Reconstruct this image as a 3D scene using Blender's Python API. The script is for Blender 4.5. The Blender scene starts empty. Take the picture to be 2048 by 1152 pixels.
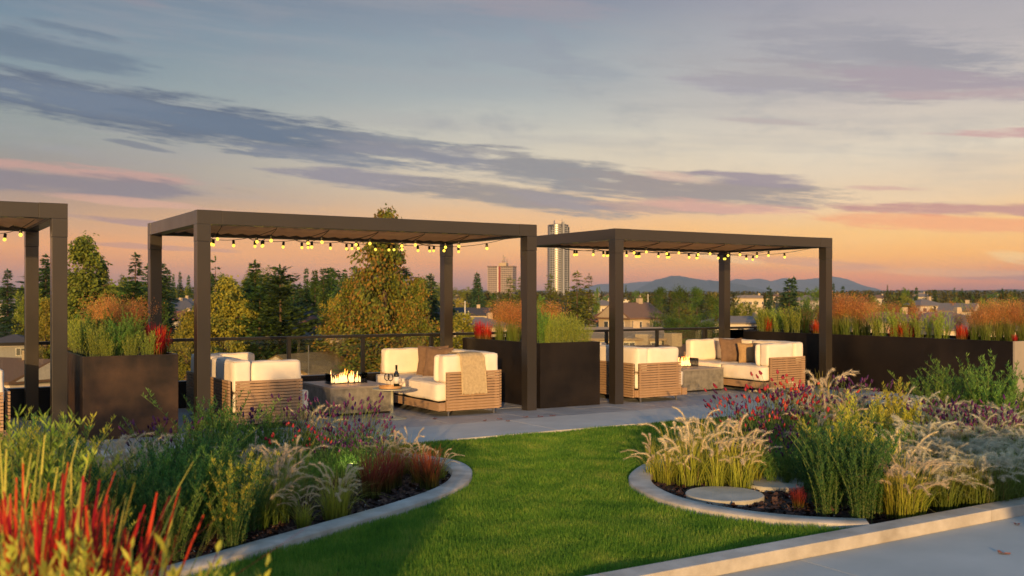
import bpy, bmesh, math, random
import numpy as np
from mathutils import Vector, Matrix

R = math.radians
sc = bpy.context.scene
col = sc.collection
rng = np.random.default_rng(7)
random.seed(7)

# ------------------------------------------------------------------ camera
FPX, HY = 2010.0, 593.3          # focal length and eye level of the photograph, in its pixels
EYE = 1.65
cam = bpy.data.cameras.new('camera'); camo = bpy.data.objects.new('camera', cam); col.objects.link(camo)
camo.location = (0, 0, EYE); camo.rotation_euler = (R(90), 0, 0)
cam.sensor_width = 36; cam.lens = FPX / 2048 * 36; cam.shift_y = (HY - 576) / 2048
cam.clip_start = 0.1; cam.clip_end = 40000
cam.dof.use_dof = True; cam.dof.focus_distance = 13.0; cam.dof.aperture_fstop = cam.lens / 1000 / 0.0125
sc.camera = camo
sc.view_settings.view_transform = 'Standard'; sc.view_settings.look = 'None'
sc.view_settings.gamma = 1; sc.view_settings.exposure = 0.25; sc.view_settings.use_curve_mapping = False
sc.render.engine = 'CYCLES'
sc.cycles.max_bounces = 6; sc.cycles.diffuse_bounces = 3; sc.cycles.glossy_bounces = 3
sc.cycles.transmission_bounces = 5; sc.cycles.transparent_max_bounces = 12; sc.cycles.volume_bounces = 0
sc.cycles.use_denoising = True

# ------------------------------------------------------------------ sky and sun
SUN_EL, SUN_AZ = R(6.5), R(182)     # the sun stands low behind the camera, a little to the left (azimuth from +Y, clockwise)
world = bpy.data.worlds.new('World'); sc.world = world; world.use_nodes = True
def build_sky():
    nt = world.node_tree; N = nt.nodes; L = nt.links; N.clear()
    def lk(s, i):
        if isinstance(s, (int, float)): i.default_value = s
        elif isinstance(s, tuple): i.default_value = s
        else: L.new(s, i)
    def m(op, a, b=None, c=None, clamp=False):
        n = N.new('ShaderNodeMath'); n.operation = op; n.use_clamp = clamp
        lk(a, n.inputs[0])
        if b is not None: lk(b, n.inputs[1])
        if c is not None: lk(c, n.inputs[2])
        return n.outputs[0]
    def mix(f, a, b):
        n = N.new('ShaderNodeMix'); n.data_type = 'RGBA'
        lk(f, n.inputs['Factor']); lk(a, n.inputs['A']); lk(b, n.inputs['B']); 
        return n.outputs['Result']
    def ss(x, a, b):
        n = N.new('ShaderNodeMapRange'); n.interpolation_type = 'SMOOTHSTEP'
        lk(x, n.inputs['Value']); n.inputs['From Min'].default_value = a; n.inputs['From Max'].default_value = b
        return n.outputs['Result']
    def s2l(c):
        return tuple((v / 255 / 12.92) if v / 255 <= 0.04045 else ((v / 255 + 0.055) / 1.055) ** 2.4 for v in c) + (1,)
    tc = N.new('ShaderNodeTexCoord'); sp = N.new('ShaderNodeSeparateXYZ'); L.new(tc.outputs['Generated'], sp.inputs[0])
    x, y, z = sp.outputs
    az = m('ARCTAN2', x, y)
    el = m('ARCSINE', m('MINIMUM', m('MAXIMUM', z, -1.0), 1.0))
    X = m('MULTIPLY_ADD', az, 2130.0, 1024.0)
    E = m('MULTIPLY', el, 2010.0)          # 0 at eye level, 593 at the top of the frame
    def noise(sx, sy, det=5, rough=0.55, off=0.0, shear=0.0):
        c = N.new('ShaderNodeCombineXYZ')
        lk(m('MULTIPLY', X, 1 / sx), c.inputs[0]); lk(m('MULTIPLY', m('MULTIPLY_ADD', X, shear, E), 1 / sy), c.inputs[1]); c.inputs[2].default_value = off
        n = N.new('ShaderNodeTexNoise'); n.inputs['Scale'].default_value = 1; n.inputs['Detail'].default_value = det; n.inputs['Roughness'].default_value = rough
        L.new(c.outputs[0], n.inputs['Vector']); return n.outputs['Fac']
    wob = m('SUBTRACT', noise(500, 90, 3, .5, 3.1), 0.5)
    Ew = m('MULTIPLY_ADD', wob, 60.0, E)
    def ramp(stops, src):
        n = N.new('ShaderNodeValToRGB'); els = n.color_ramp.elements
        stops = sorted(stops)
        while len(els) < len(stops): els.new(0.5)
        for e, (p, c) in zip(els, stops): e.position = p; e.color = s2l(c)
        L.new(src, n.inputs[0]); return n.outputs[0]
    t = m('MULTIPLY', Ew, 1 / 1800.0, clamp=True)
    q = lambda py: (593 - py) / 1800.0
    left = ramp([(0, (110, 72, 74)), (q(575), (148, 92, 84)), (q(545), (208, 122, 70)), (q(500), (232, 152, 82)), (q(455), (206, 154, 108)), (q(400), (164, 142, 132)), (q(310), (150, 154, 150)), (q(200), (136, 152, 158)), (q(90), (114, 136, 154)), (q(0), (98, 118, 140)), (0.6, (112, 148, 182)), (1.0, (106, 148, 186))], t)
    mid = ramp([(0, (124, 72, 66)), (q(578), (172, 104, 84)), (q(545), (236, 144, 68)), (q(490), (248, 176, 96)), (q(430), (242, 190, 134)), (q(360), (230, 208, 176)), (q(280), (210, 204, 188)), (q(190), (172, 178, 178)), (q(90), (146, 158, 168)), (q(0), (128, 136, 154)), (0.6, (116, 148, 180)), (1.0, (106, 148, 186))], t)
    right = ramp([(0, (136, 70, 60)), (q(580), (176, 90, 68)), (q(550), (244, 132, 44)), (q(510), (255, 176, 70)), (q(470), (252, 194, 112)), (q(400), (244, 210, 168)), (q(320), (232, 216, 192)), (q(230), (206, 194, 184)), (q(140), (188, 180, 180)), (q(40), (166, 162, 170)), (q(0), (158, 154, 166)), (0.6, (122, 148, 178)), (1.0, (106, 148, 186))], t)
    c = mix(ss(X, 0, 1150), left, mid)
    c = mix(ss(X, 1000, 1800), c, right)
    # streak noise that breaks every cloud band up
    st = noise(170, 15, 9, .68, 0.0, 0.10)
    st2 = noise(600, 45, 6, .6, 7.0, 0.06)
    wx = m('MULTIPLY_ADD', m('SUBTRACT', noise(120, 22, 8, .68, 11.0), .5), 1.25, 0.0)
    def cloud(c, x0, y0, x1, y1, th, rgb, amt, soft=0.55):
        s = m('MULTIPLY', m('SUBTRACT', X, float(x0)), 1.0 / (x1 - x0))
        line = m('MULTIPLY_ADD', s, float(y0 - y1), float(593 - y0))
        dy = m('MULTIPLY', m('SUBTRACT', E, line), 1.0 / th)
        u = m('MULTIPLY_ADD', s, 2.0, -1.0)
        r2 = m('ADD', m('MULTIPLY', u, u), m('MULTIPLY', dy, dy))
        k = m('SUBTRACT', m('ADD', m('SUBTRACT', 1.3, r2), m('MULTIPLY', wx, 1.6)), m('MULTIPLY', m('SUBTRACT', st, .46), 3.4))
        f = m('MULTIPLY', ss(k, -0.05, soft + .45), min(1.0, amt * 1.15))
        return mix(f, c, s2l(rgb))
    # faint general cloud over the whole sky dome
    c = mix(m('MULTIPLY', ss(st2, .42, .75), m('MULTIPLY', ss(E, 60, 260), .42)), c, s2l((166, 163, 166)))
    c = mix(m('MULTIPLY', ss(noise(150, 60, 8, .65, 21.0, .05), .48, .72), m('MULTIPLY', ss(E, 150, 350), .30)), c, s2l((140, 144, 156)))
    B = [
        (-250, 195, 960, 322, 46, (96, 108, 128), .9), (-60, 215, 420, 262, 24, (110, 124, 144), .7), (520, 270, 1180, 352, 20, (150, 146, 152), .6),
        (-120, 128, 290, 176, 30, (108, 124, 142), .75), (60, 104, 260, 128, 9, (108, 124, 142), .7), (-200, 112, 120, 150, 18, (104, 122, 140), .6),
        (500, 346, 960, 378, 20, (140, 134, 148), .75), (760, 366, 1280, 424, 28, (150, 140, 138), .8), (400, 300, 900, 340, 16, (122, 128, 144), .7), (240, 250, 700, 290, 24, (98, 114, 136), .7), (620, 300, 1040, 330, 14, (136, 136, 148), .7), (860, 296, 1060, 312, 7, (150, 146, 150), .6), (1060, 404, 1560, 432, 12, (168, 138, 138), .6), (660, 268, 900, 296, 9, (130, 134, 146), .6),
        (-100, 352, 430, 378, 13, (204, 156, 144), .7), (-200, 378, 440, 398, 24, (138, 126, 134), .8), (60, 405, 480, 430, 9, (222, 168, 144), .6), (130, 444, 420, 466, 7, (166, 130, 128), .7), (160, 494, 460, 506, 6, (172, 124, 120), .5), (200, 302, 330, 320, 6, (112, 118, 134), .6),
        (940, 318, 1360, 390, 40, (148, 144, 146), .85), (1130, 364, 1700, 410, 38, (160, 146, 142), .85), (1380, 350, 1660, 376, 15, (160, 144, 152), .8), (1280, 345, 1460, 372, 10, (244, 200, 176), .4), (1250, 402, 1660, 434, 14, (232, 170, 148), .6), (1000, 380, 1240, 424, 14, (158, 146, 148), .7),
        (1350, 170, 1760, 205, 22, (168, 162, 170), .75), (1480, 80, 2080, 212, 62, (158, 156, 164), .7), (1700, 120, 1990, 190, 30, (152, 150, 158), .5), (1360, 150, 2060, 226, 40, (164, 158, 162), .5), (1640, 170, 2120, 240, 34, (170, 156, 164), .75), (1880, 296, 2250, 312, 10, (206, 160, 158), .7), (1760, 218, 2150, 240, 12, (196, 170, 168), .45), (1430, 245, 1640, 265, 6, (190, 176, 172), .7),
        (1650, 420, 2300, 452, 13, (196, 138, 132), .75), (1600, 440, 2200, 476, 16, (246, 156, 104), .6), (1700, 385, 1860, 395, 6, (220, 176, 160), .7),
        (1500, 518, 1800, 540, 10, (204, 136, 108), .5), (1850, 548, 2200, 566, 12, (170, 110, 96), .6), (1740, 545, 2080, 552, 9, (250, 168, 88), .6), (1380, 505, 1560, 530, 9, (250, 198, 130), .5), (1960, 515, 2060, 530, 12, (252, 204, 128), .6),
        (760, -20, 1260, 50, 34, (164, 150, 158), .35), (120, 20, 320, 60, 14, (150, 142, 152), .4), (1440, -30, 2200, 30, 26, (176, 154, 166), .5), (1040, 60, 1160, 130, 26, (146, 152, 164), .5), (820, 80, 1300, 170, 30, (150, 156, 166), .45),
    ]
    for b in B: c = cloud(c, *b)
    nish = N.new('ShaderNodeTexSky'); nish.sky_type = 'NISHITA'; nish.sun_disc = False
    nish.sun_elevation = SUN_EL; nish.sun_rotation = SUN_AZ
    sky_n = N.new('ShaderNodeBackground'); L.new(nish.outputs[0], sky_n.inputs['Color']); sky_n.inputs['Strength'].default_value = 0.05
    bg = N.new('ShaderNodeBackground'); L.new(c, bg.inputs['Color']); pass
    add = N.new('ShaderNodeMixShader'); L.new(sky_n.outputs[0], add.inputs[1]); L.new(bg.outputs[0], add.inputs[2])
    # towards the zenith and the sunset behind the camera the plain physical sky takes over
    back = ss(y, 0.35, -0.5)
    up = ss(z, 0.45, 0.95)
    f = m('SUBTRACT', 0.93, m('MULTIPLY', m('MAXIMUM', back, up), 0.45))
    L.new(f, add.inputs[0])
    low = m('SUBTRACT', 1.0, ss(m('ABSOLUTE', E), 10, 230))
    L.new(m('ADD', m('MULTIPLY_ADD', m('MAXIMUM', back, up), .85, .93), m('MULTIPLY', low, .40)), bg.inputs['Strength'])
    out = N.new('ShaderNodeOutputWorld'); L.new(add.outputs[0], out.inputs['Surface'])
build_sky()
sun = bpy.data.lights.new('sun', 'SUN'); suno = bpy.data.objects.new('sun', sun); col.objects.link(suno)
sun.energy = 5.0; sun.angle = R(0.6); sun.color = (1.0, 0.57, 0.205)
sd = Vector((math.sin(SUN_AZ) * math.cos(SUN_EL), math.cos(SUN_AZ) * math.cos(SUN_EL), math.sin(SUN_EL)))
suno.rotation_euler = sd.to_track_quat('Z', 'Y').to_euler(); suno.location = (0, -20, 20)

# ------------------------------------------------------------------ helpers
A = 0.5546; O = Vector((-3.779, 12.06, 0)); CA, SA = math.cos(A), math.sin(A)
S3 = 6.304                                    # pergola to pergola
def W(u, v, z=0.0):
    return Vector((O.x + u * CA - v * SA, O.y + u * SA + v * CA, z))
def toUV(x, y):
    dx, dy = x - O.x, y - O.y
    return dx * CA + dy * SA, -dx * SA + dy * CA
def at(px, d, z=0.0):                          # the point d metres ahead on the bearing of photo column px
    return Vector(((px - 1024) / FPX * d, d, z))
def zat(py, d): return EYE - (py - HY) * d / FPX

def tag(o, label=None, cat=None, group=None, kind=None):
    if label: o['label'] = label
    if cat: o['category'] = cat
    if group: o['group'] = group
    if kind: o['kind'] = kind
    return o
def thing(name, label, cat, loc=(0, 0, 0), rz=0.0, group=None):
    o = bpy.data.objects.new(name, None); col.objects.link(o); o.location = loc; o.rotation_euler = (0, 0, rz)
    o.empty_display_size = .2
    return tag(o, label, cat, group)
def link(name, me, parent=None, loc=None, rot=None):
    o = bpy.data.objects.new(name, me); col.objects.link(o)
    if parent: o.parent = parent
    if loc is not None: o.location = loc
    if rot is not None: o.rotation_euler = rot
    return o
def dup(root, loc, rz=0.0, scale=None, label=None, group=None):
    r = root.copy(); col.objects.link(r); r.location = loc; r.rotation_euler = (0, 0, rz)
    if scale: r.scale = scale
    if label: r['label'] = label
    if group: r['group'] = group
    for ch in list(root.children):
        c = ch.copy(); col.objects.link(c); c.parent = r
        for g in list(ch.children):
            d = g.copy(); col.objects.link(d); d.parent = c
    return r
def mesh_arr(name, V, F, mat, smooth=False, t=None):
    """V (n,3); F (m,k) uniform polygons; t optional per-vertex float"""
    V = np.asarray(V, dtype=np.float32).reshape(-1, 3); F = np.asarray(F, dtype=np.int32)
    me = bpy.data.meshes.new(name); k = F.shape[1]; m = len(F)
    me.vertices.add(len(V)); me.vertices.foreach_set('co', V.ravel())
    me.loops.add(m * k); me.loops.foreach_set('vertex_index', F.ravel())
    me.polygons.add(m); me.polygons.foreach_set('loop_start', np.arange(0, m * k, k, dtype=np.int32))
    if smooth: me.polygons.foreach_set('use_smooth', np.ones(m, dtype=bool))
    if t is not None:
        a = me.attributes.new('along', 'FLOAT', 'POINT'); a.data.foreach_set('value', np.asarray(t, dtype=np.float32).ravel())
    me.update(calc_edges=True)
    for x in (mat if isinstance(mat, (list, tuple)) else [mat]): me.materials.append(x)
    return me
class MB:
    def __init__(s): s.v = []; s.f = []
    def add(s, vs, fs):
        n = len(s.v); s.v += [tuple(v) for v in vs]; s.f += [tuple(i + n for i in f) for f in fs]; return s
    def box(s, x0, x1, y0, y1, z0, z1):
        return s.add([(x0, y0, z0), (x1, y0, z0), (x1, y1, z0), (x0, y1, z0), (x0, y0, z1), (x1, y0, z1), (x1, y1, z1), (x0, y1, z1)],
                     [(0, 3, 2, 1), (4, 5, 6, 7), (0, 1, 5, 4), (1, 2, 6, 5), (2, 3, 7, 6), (3, 0, 4, 7)])
    def tube(s, pts, r, n=6, cap=True):
        pts = [Vector(p) for p in pts]; rs = r if isinstance(r, (list, tuple)) else [r] * len(pts)
        vs = []
        for i, p in enumerate(pts):
            d = (pts[min(i + 1, len(pts) - 1)] - pts[max(i - 1, 0)]).normalized()
            a = d.cross(Vector((0, 0, 1)) if abs(d.z) < .9 else Vector((1, 0, 0))).normalized(); b = d.cross(a)
            for k in range(n):
                t = 2 * math.pi * k / n; vs.append(p + (a * math.cos(t) + b * math.sin(t)) * rs[i])
        fs = [(i * n + k, i * n + (k + 1) % n, (i + 1) * n + (k + 1) % n, (i + 1) * n + k) for i in range(len(pts) - 1) for k in range(n)]
        if cap: fs += [tuple(range(n))[::-1], tuple(range((len(pts) - 1) * n, len(pts) * n))]
        return s.add(vs, fs)
    def lathe(s, prof, n=24, c=(0, 0, 0)):
        vs = [(c[0] + r * math.cos(2 * math.pi * k / n), c[1] + r * math.sin(2 * math.pi * k / n), c[2] + z) for r, z in prof for k in range(n)]
        fs = [(i * n + k, i * n + (k + 1) % n, (i + 1) * n + (k + 1) % n, (i + 1) * n + k) for i in range(len(prof) - 1) for k in range(n)]
        fs += [tuple(range(n))[::-1], tuple(range((len(prof) - 1) * n, len(prof) * n))]
        return s.add(vs, fs)
    def prism(s, poly, axis, a, b):
        n = len(poly)
        def P(p, h): return {'x': (h, p[0], p[1]), 'y': (p[0], h, p[1]), 'z': (p[0], p[1], h)}[axis]
        vs = [P(p, a) for p in poly] + [P(p, b) for p in poly]
        return s.add(vs, [tuple(range(n)), tuple(range(n, 2 * n))[::-1]] + [(i, i + n, (i + 1) % n + n, (i + 1) % n) for i in range(n)])
    def mesh(s, name, mat, smooth=False, bevel=0.0, fix=True):
        me = bpy.data.meshes.new(name); me.from_pydata(s.v, [], s.f)
        if fix or bevel:
            bm = bmesh.new(); bm.from_mesh(me)
            if bevel:
                bmesh.ops.bevel(bm, geom=[e for e in bm.edges], offset=bevel, segments=2, profile=.7, affect='EDGES', clamp_overlap=True)
            bmesh.ops.recalc_face_normals(bm, faces=bm.faces); bm.to_mesh(me); bm.free()
        me.materials.append(mat)
        if smooth:
            me.polygons.foreach_set('use_smooth', [True] * len(me.polygons))
        return me
    def build(s, name, mat, parent=None, smooth=False, bevel=0.0, loc=None, rot=None):
        return link(name, s.mesh(name, mat, smooth, bevel), parent, loc, rot)

# ------------------------------------------------------------------ materials
def nmat(name):
    m = bpy.data.materials.new(name); m.use_nodes = True; nt = m.node_tree
    b = nt.nodes['Principled BSDF']; return m, nt, b
def mat_plain(name, c, rough=.6, metal=0.0, noise=None, bump=0.0, bscale=40, c2=None, nscale=4, stretch=None, spec=.5, coat=0.0, rrange=None, det=6, lo=.3, hi=.7):
    m, nt, b = nmat(name)
    b.inputs['Roughness'].default_value = rough; b.inputs['Metallic'].default_value = metal
    b.inputs['Specular IOR Level'].default_value = spec
    if coat: b.inputs['Coat Weight'].default_value = coat
    tc = nt.nodes.new('ShaderNodeTexCoord'); mp = nt.nodes.new('ShaderNodeMapping'); nt.links.new(tc.outputs['Object'], mp.inputs[0])
    if stretch: mp.inputs['Scale'].default_value = stretch
    c2 = c2 or tuple(v * .75 for v in c)
    n = nt.nodes.new('ShaderNodeTexNoise'); n.inputs['Scale'].default_value = nscale; n.inputs['Detail'].default_value = det; n.inputs['Roughness'].default_value = .6
    nt.links.new(mp.outputs[0], n.inputs['Vector'])
    r = nt.nodes.new('ShaderNodeValToRGB'); r.color_ramp.elements[0].position = lo; r.color_ramp.elements[1].position = hi
    r.color_ramp.elements[0].color = (*c2, 1); r.color_ramp.elements[1].color = (*c, 1)
    nt.links.new(n.outputs['Fac'], r.inputs[0]); nt.links.new(r.outputs[0], b.inputs['Base Color'])
    if rrange:
        mr = nt.nodes.new('ShaderNodeMapRange'); mr.inputs['To Min'].default_value = rrange[0]; mr.inputs['To Max'].default_value = rrange[1]
        mr.inputs['From Min'].default_value = .3; mr.inputs['From Max'].default_value = .7
        nt.links.new(n.outputs['Fac'], mr.inputs['Value']); nt.links.new(mr.outputs[0], b.inputs['Roughness'])
    if bump:
        n2 = nt.nodes.new('ShaderNodeTexNoise'); n2.inputs['Scale'].default_value = bscale; n2.inputs['Detail'].default_value = 5
        nt.links.new(mp.outputs[0], n2.inputs['Vector'])
        bp = nt.nodes.new('ShaderNodeBump'); bp.inputs['Strength'].default_value = bump; bp.inputs['Distance'].default_value = .01
        nt.links.new(n2.outputs['Fac'], bp.inputs['Height']); nt.links.new(bp.outputs[0], b.inputs['Normal'])
    return m
def mat_leaf(name, cols, trans=.35, rough=.55, along=None, patch=None, pos=None):
    """cols: palette picked per leaf; along: ramp (pos,colour) by the 'along' attribute, palette then only tints"""
    m, nt, b = nmat(name); N = nt.nodes; L = nt.links
    g = N.new('ShaderNodeNewGeometry'); r = N.new('ShaderNodeValToRGB')
    els = r.color_ramp.elements
    while len(els) < len(cols): els.new(.5)
    for i, (e, c) in enumerate(zip(els, cols)): e.position = i / max(1, len(cols) - 1); e.color = (*c, 1)
    src = g.outputs['Random Per Island']
    if patch:
        n = N.new('ShaderNodeTexNoise'); n.inputs['Scale'].default_value = patch; n.inputs['Detail'].default_value = 2
        tc = N.new('ShaderNodeTexCoord'); L.new(tc.outputs['Object'], n.inputs['Vector'])
        mr = N.new('ShaderNodeMapRange'); mr.inputs['From Min'].default_value = .3; mr.inputs['From Max'].default_value = .7; L.new(n.outputs['Fac'], mr.inputs['Value'])
        mx = N.new('ShaderNodeMix'); mx.inputs['Factor'].default_value = .55; L.new(src, mx.inputs['A']); L.new(mr.outputs[0], mx.inputs['B']); src = mx.outputs['Result']
    L.new(src, r.inputs[0]); c = r.outputs[0]
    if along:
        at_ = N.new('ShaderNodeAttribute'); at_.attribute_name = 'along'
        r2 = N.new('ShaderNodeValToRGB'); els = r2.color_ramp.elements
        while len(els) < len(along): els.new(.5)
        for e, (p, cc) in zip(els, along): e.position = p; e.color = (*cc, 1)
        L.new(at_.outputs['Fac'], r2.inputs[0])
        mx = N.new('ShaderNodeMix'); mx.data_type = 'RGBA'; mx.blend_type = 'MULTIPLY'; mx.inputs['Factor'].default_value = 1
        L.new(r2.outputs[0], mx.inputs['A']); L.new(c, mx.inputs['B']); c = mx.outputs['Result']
    # whole-plant variation
    oi = N.new('ShaderNodeObjectInfo'); hs = N.new('ShaderNodeHueSaturation')
    mr = N.new('ShaderNodeMapRange'); mr.inputs['To Min'].default_value = .485; mr.inputs['To Max'].default_value = .512; L.new(oi.outputs['Random'], mr.inputs['Value']); L.new(mr.outputs[0], hs.inputs['Hue'])
    mr2 = N.new('ShaderNodeMapRange'); mr2.inputs['To Min'].default_value = .82; mr2.inputs['To Max'].default_value = 1.2; L.new(oi.outputs['Random'], mr2.inputs['Value']); L.new(mr2.outputs[0], hs.inputs['Value'])
    L.new(c, hs.inputs['Color']); c = hs.outputs[0]
    L.new(c, b.inputs['Base Color']); b.inputs['Roughness'].default_value = rough; b.inputs['Specular IOR Level'].default_value = .25
    tr = N.new('ShaderNodeBsdfTranslucent'); L.new(c, tr.inputs['Color'])
    ms = N.new('ShaderNodeMixShader'); ms.inputs[0].default_value = trans
    out = N['Material Output']; L.new(b.outputs[0], ms.inputs[1]); L.new(tr.outputs[0], ms.inputs[2]); L.new(ms.outputs[0], out.inputs['Surface'])
    return m
def mat_emit(name, c, s):
    m, nt, b = nmat(name); b.inputs['Base Color'].default_value = (*c, 1)
    b.inputs['Emission Color'].default_value = (*c, 1); b.inputs['Emission Strength'].default_value = s
    return m

M = {}
M['bronze'] = mat_plain('bronze powder-coated aluminium', (.030, .025, .020), .45, .1, c2=(.024, .021, .018), nscale=1.2, bump=.04, bscale=300, rrange=(.34, .5), spec=.5, coat=.6)
M['bronze'].node_tree.nodes['Principled BSDF'].inputs['Coat IOR'].default_value = 1.6; M['bronze'].node_tree.nodes['Principled BSDF'].inputs['Coat Roughness'].default_value = .22
M['louvre'] = mat_plain('warm timber louvre underside', (.72, .47, .29), .55, c2=(.56, .35, .21), nscale=3, stretch=(1, 1, 8), bump=.05)
M['black_metal'] = mat_plain('black railing metal', (.022, .022, .023), .4, .3, bump=.03, bscale=200)
M['corten'] = mat_plain('patinated steel planter', (.085, .050, .032), .5, .45, c2=(.020, .019, .020), nscale=1.7, bump=.06, bscale=60, rrange=(.32, .6), lo=.32, hi=.72)
M['corten_dark'] = mat_plain('dark patinated steel planter', (.034, .025, .019), .42, .5, c2=(.012, .011, .012), nscale=1.3, bump=.05, bscale=60, rrange=(.3, .55), lo=.35, hi=.75)
M['planter_end'] = mat_plain('pale grey planter side', (.34, .31, .265), .7, c2=(.27, .25, .22), nscale=3, bump=.1)  # end panel, paler than the planter's other sides
M['soil'] = mat_plain('dark soil', (.035, .025, .02), .95, c2=(.018, .013, .011), nscale=30, bump=.6, bscale=80)
M['mulch'] = mat_plain('mulch ground', (.040, .025, .022), .95, c2=(.014, .010, .010), nscale=26, bump=.9, bscale=60, det=8)
M['concrete'] = mat_plain('pale concrete', (.50, .50, .475), .75, c2=(.40, .405, .39), nscale=1.6, bump=.25, bscale=180, det=9)
M['kerb'] = mat_plain('cast concrete kerb', (.52, .50, .455), .8, c2=(.27, .25, .215), nscale=3.5, bump=.35, bscale=90, det=9)
M['path'] = mat_plain('smooth concrete path', (.44, .475, .47), .7, c2=(.30, .335, .335), nscale=.7, bump=.2, bscale=220, det=10)
M['paver'] = mat_plain('grey stone paver', (.37, .39, .405), .6, c2=(.24, .25, .265), nscale=2.6, bump=.3, bscale=50, det=9, rrange=(.38, .65), stretch=(1, 2.4, 1))
M['stone_disc'] = mat_plain('weathered concrete disc', (.46, .45, .40), .8, c2=(.27, .28, .25), nscale=4, bump=.35, bscale=70, det=9)
M['lawn_base'] = mat_plain('lawn thatch', (.035, .055, .015), .95, c2=(.02, .03, .01), nscale=20, bump=.5)
M['teak'] = mat_plain('teak slat', (.40, .27, .165), .5, c2=(.27, .175, .105), nscale=9, stretch=(1, 1, 9), bump=.12, bscale=60, det=8)
M['cushion'] = mat_plain('ivory outdoor fabric', (.80, .745, .65), .9, c2=(.70, .65, .56), nscale=5, bump=.25, bscale=420, det=8, spec=.2)
M['piping'] = mat_plain('ivory piping', (.62, .57, .49), .9, spec=.2)
M['pillow_brown'] = mat_plain('brown linen pillow', (.20, .135, .095), .9, c2=(.13, .085, .06), nscale=12, bump=.4, bscale=300, spec=.2)
M['pillow_tan'] = mat_plain('tan woven pillow', (.42, .29, .15), .9, c2=(.3, .2, .1), nscale=40, bump=.5, bscale=300, spec=.2)
M['pillow_grey'] = mat_plain('slate pillow', (.10, .10, .115), .9, c2=(.07, .07, .08), nscale=20, bump=.4, bscale=300, spec=.2)
M['throw'] = mat_plain('beige wool throw', (.52, .42, .26), .95, c2=(.36, .29, .18), nscale=28, bump=.5, bscale=260, det=9, spec=.15)
M['fire_stone'] = mat_plain('textured concrete fire table', (.235, .225, .20), .8, c2=(.10, .098, .088), nscale=9, bump=.6, bscale=45, det=10)
M['fire_top'] = mat_plain('smooth concrete fire table top', (.27, .245, .22), .5, c2=(.2, .18, .16), nscale=4, bump=.1)
M['steel_leg'] = mat_plain('brushed steel leg', (.35, .35, .35), .35, .8)
M['khaki'] = mat_plain('khaki painted steel table', (.36, .36, .27), .45, c2=(.31, .31, .23), bump=.05)
M['tray'] = mat_plain('bamboo tray', (.48, .28, .12), .5, c2=(.36, .2, .08), nscale=20, stretch=(1, 6, 1))
M['bottle'] = mat_plain('dark bottle glass', (.012, .014, .010), .06, spec=.8)
M['label'] = mat_plain('white paper label', (.75, .75, .72), .7)
M['socket'] = mat_plain('black lamp socket', (.012, .012, .012), .5)
M['cable'] = mat_plain('black cable', (.015, .015, .015), .6)
M['bulb'] = mat_emit('lit yellow festoon bulb', (1.0, .76, .09), 1.25)
M['flame'] = mat_emit('gas flame', (1.0, .62, .24), 2.1)
M['flame_tip'] = mat_emit('orange flame tip', (1.0, .34, .06), 1.6)
M['burner'] = mat_plain('burner tray', (.03, .028, .026), .5, .6)
M['spot'] = mat_emit('garden spotlight lens', (1.0, .86, .3), 5.0)
def mat_glass(name, tint, refl=.06, rough=0.0):
    m, nt, b = nmat(name); N = nt.nodes; L = nt.links
    tr = N.new('ShaderNodeBsdfTransparent'); tr.inputs[0].default_value = (*tint, 1)
    gl = N.new('ShaderNodeBsdfGlossy'); gl.inputs['Roughness'].default_value = rough
    fr = N.new('ShaderNodeFresnel'); fr.inputs[0].default_value = 1.45
    mx = N.new('ShaderNodeMixShader'); L.new(fr.outputs[0], mx.inputs[0]); L.new(tr.outputs[0], mx.inputs[1]); L.new(gl.outputs[0], mx.inputs[2])
    L.new(mx.outputs[0], N['Material Output'].inputs['Surface']); return m
M['glass'] = mat_glass('railing glass', (.86, .88, .85))
M['clear'] = mat_glass('clear glass', (.93, .93, .93))
M['far_glass'] = mat_plain('dark window glass', (.06, .07, .085), .12, spec=.9)

def T(x, y):
    r = np.hypot(x, y)
    z = -12 + 0.0125 * (np.clip(r, 100, 1000) - 100) + 0.0056 * (np.clip(r, 1000, 3600) - 1000)
    return z

# ------------------------------------------------------------------ far setting: ground, hills, mountains
def ground_sheet():
    rs = np.concatenate([np.linspace(4, 100, 14), np.linspace(120, 1000, 40), np.linspace(1060, 3600, 40), np.array([4200, 5500, 8000, 12000, 20000])])
    th = np.linspace(0, 2 * np.pi, 145)[:-1]
    rr, tt = np.meshgrid(rs, th, indexing='ij'); X = rr * np.sin(tt); Y = rr * np.cos(tt)
    Z = T(X, Y) + np.where(rr > 250, 1.6 * np.sin(X / 170 + 1.3) * np.sin(Y / 230), 0) - .25
    V = np.stack([X, Y, Z], -1).reshape(-1, 3); n, k = len(rs), len(th)
    i, j = np.meshgrid(np.arange(n - 1), np.arange(k), indexing='ij'); j2 = (j + 1) % k
    F = np.stack([i * k + j, i * k + j2, (i + 1) * k + j2, (i + 1) * k + j], -1).reshape(-1, 4)[:, ::-1]
    m = mat_plain('suburban grass and earth', (.085, .085, .028), .95, c2=(.05, .04, .02), nscale=.02, det=12)
    tag(link('ground', mesh_arr('ground', V, F, m, True)), kind='structure')
ground_sheet()
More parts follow.
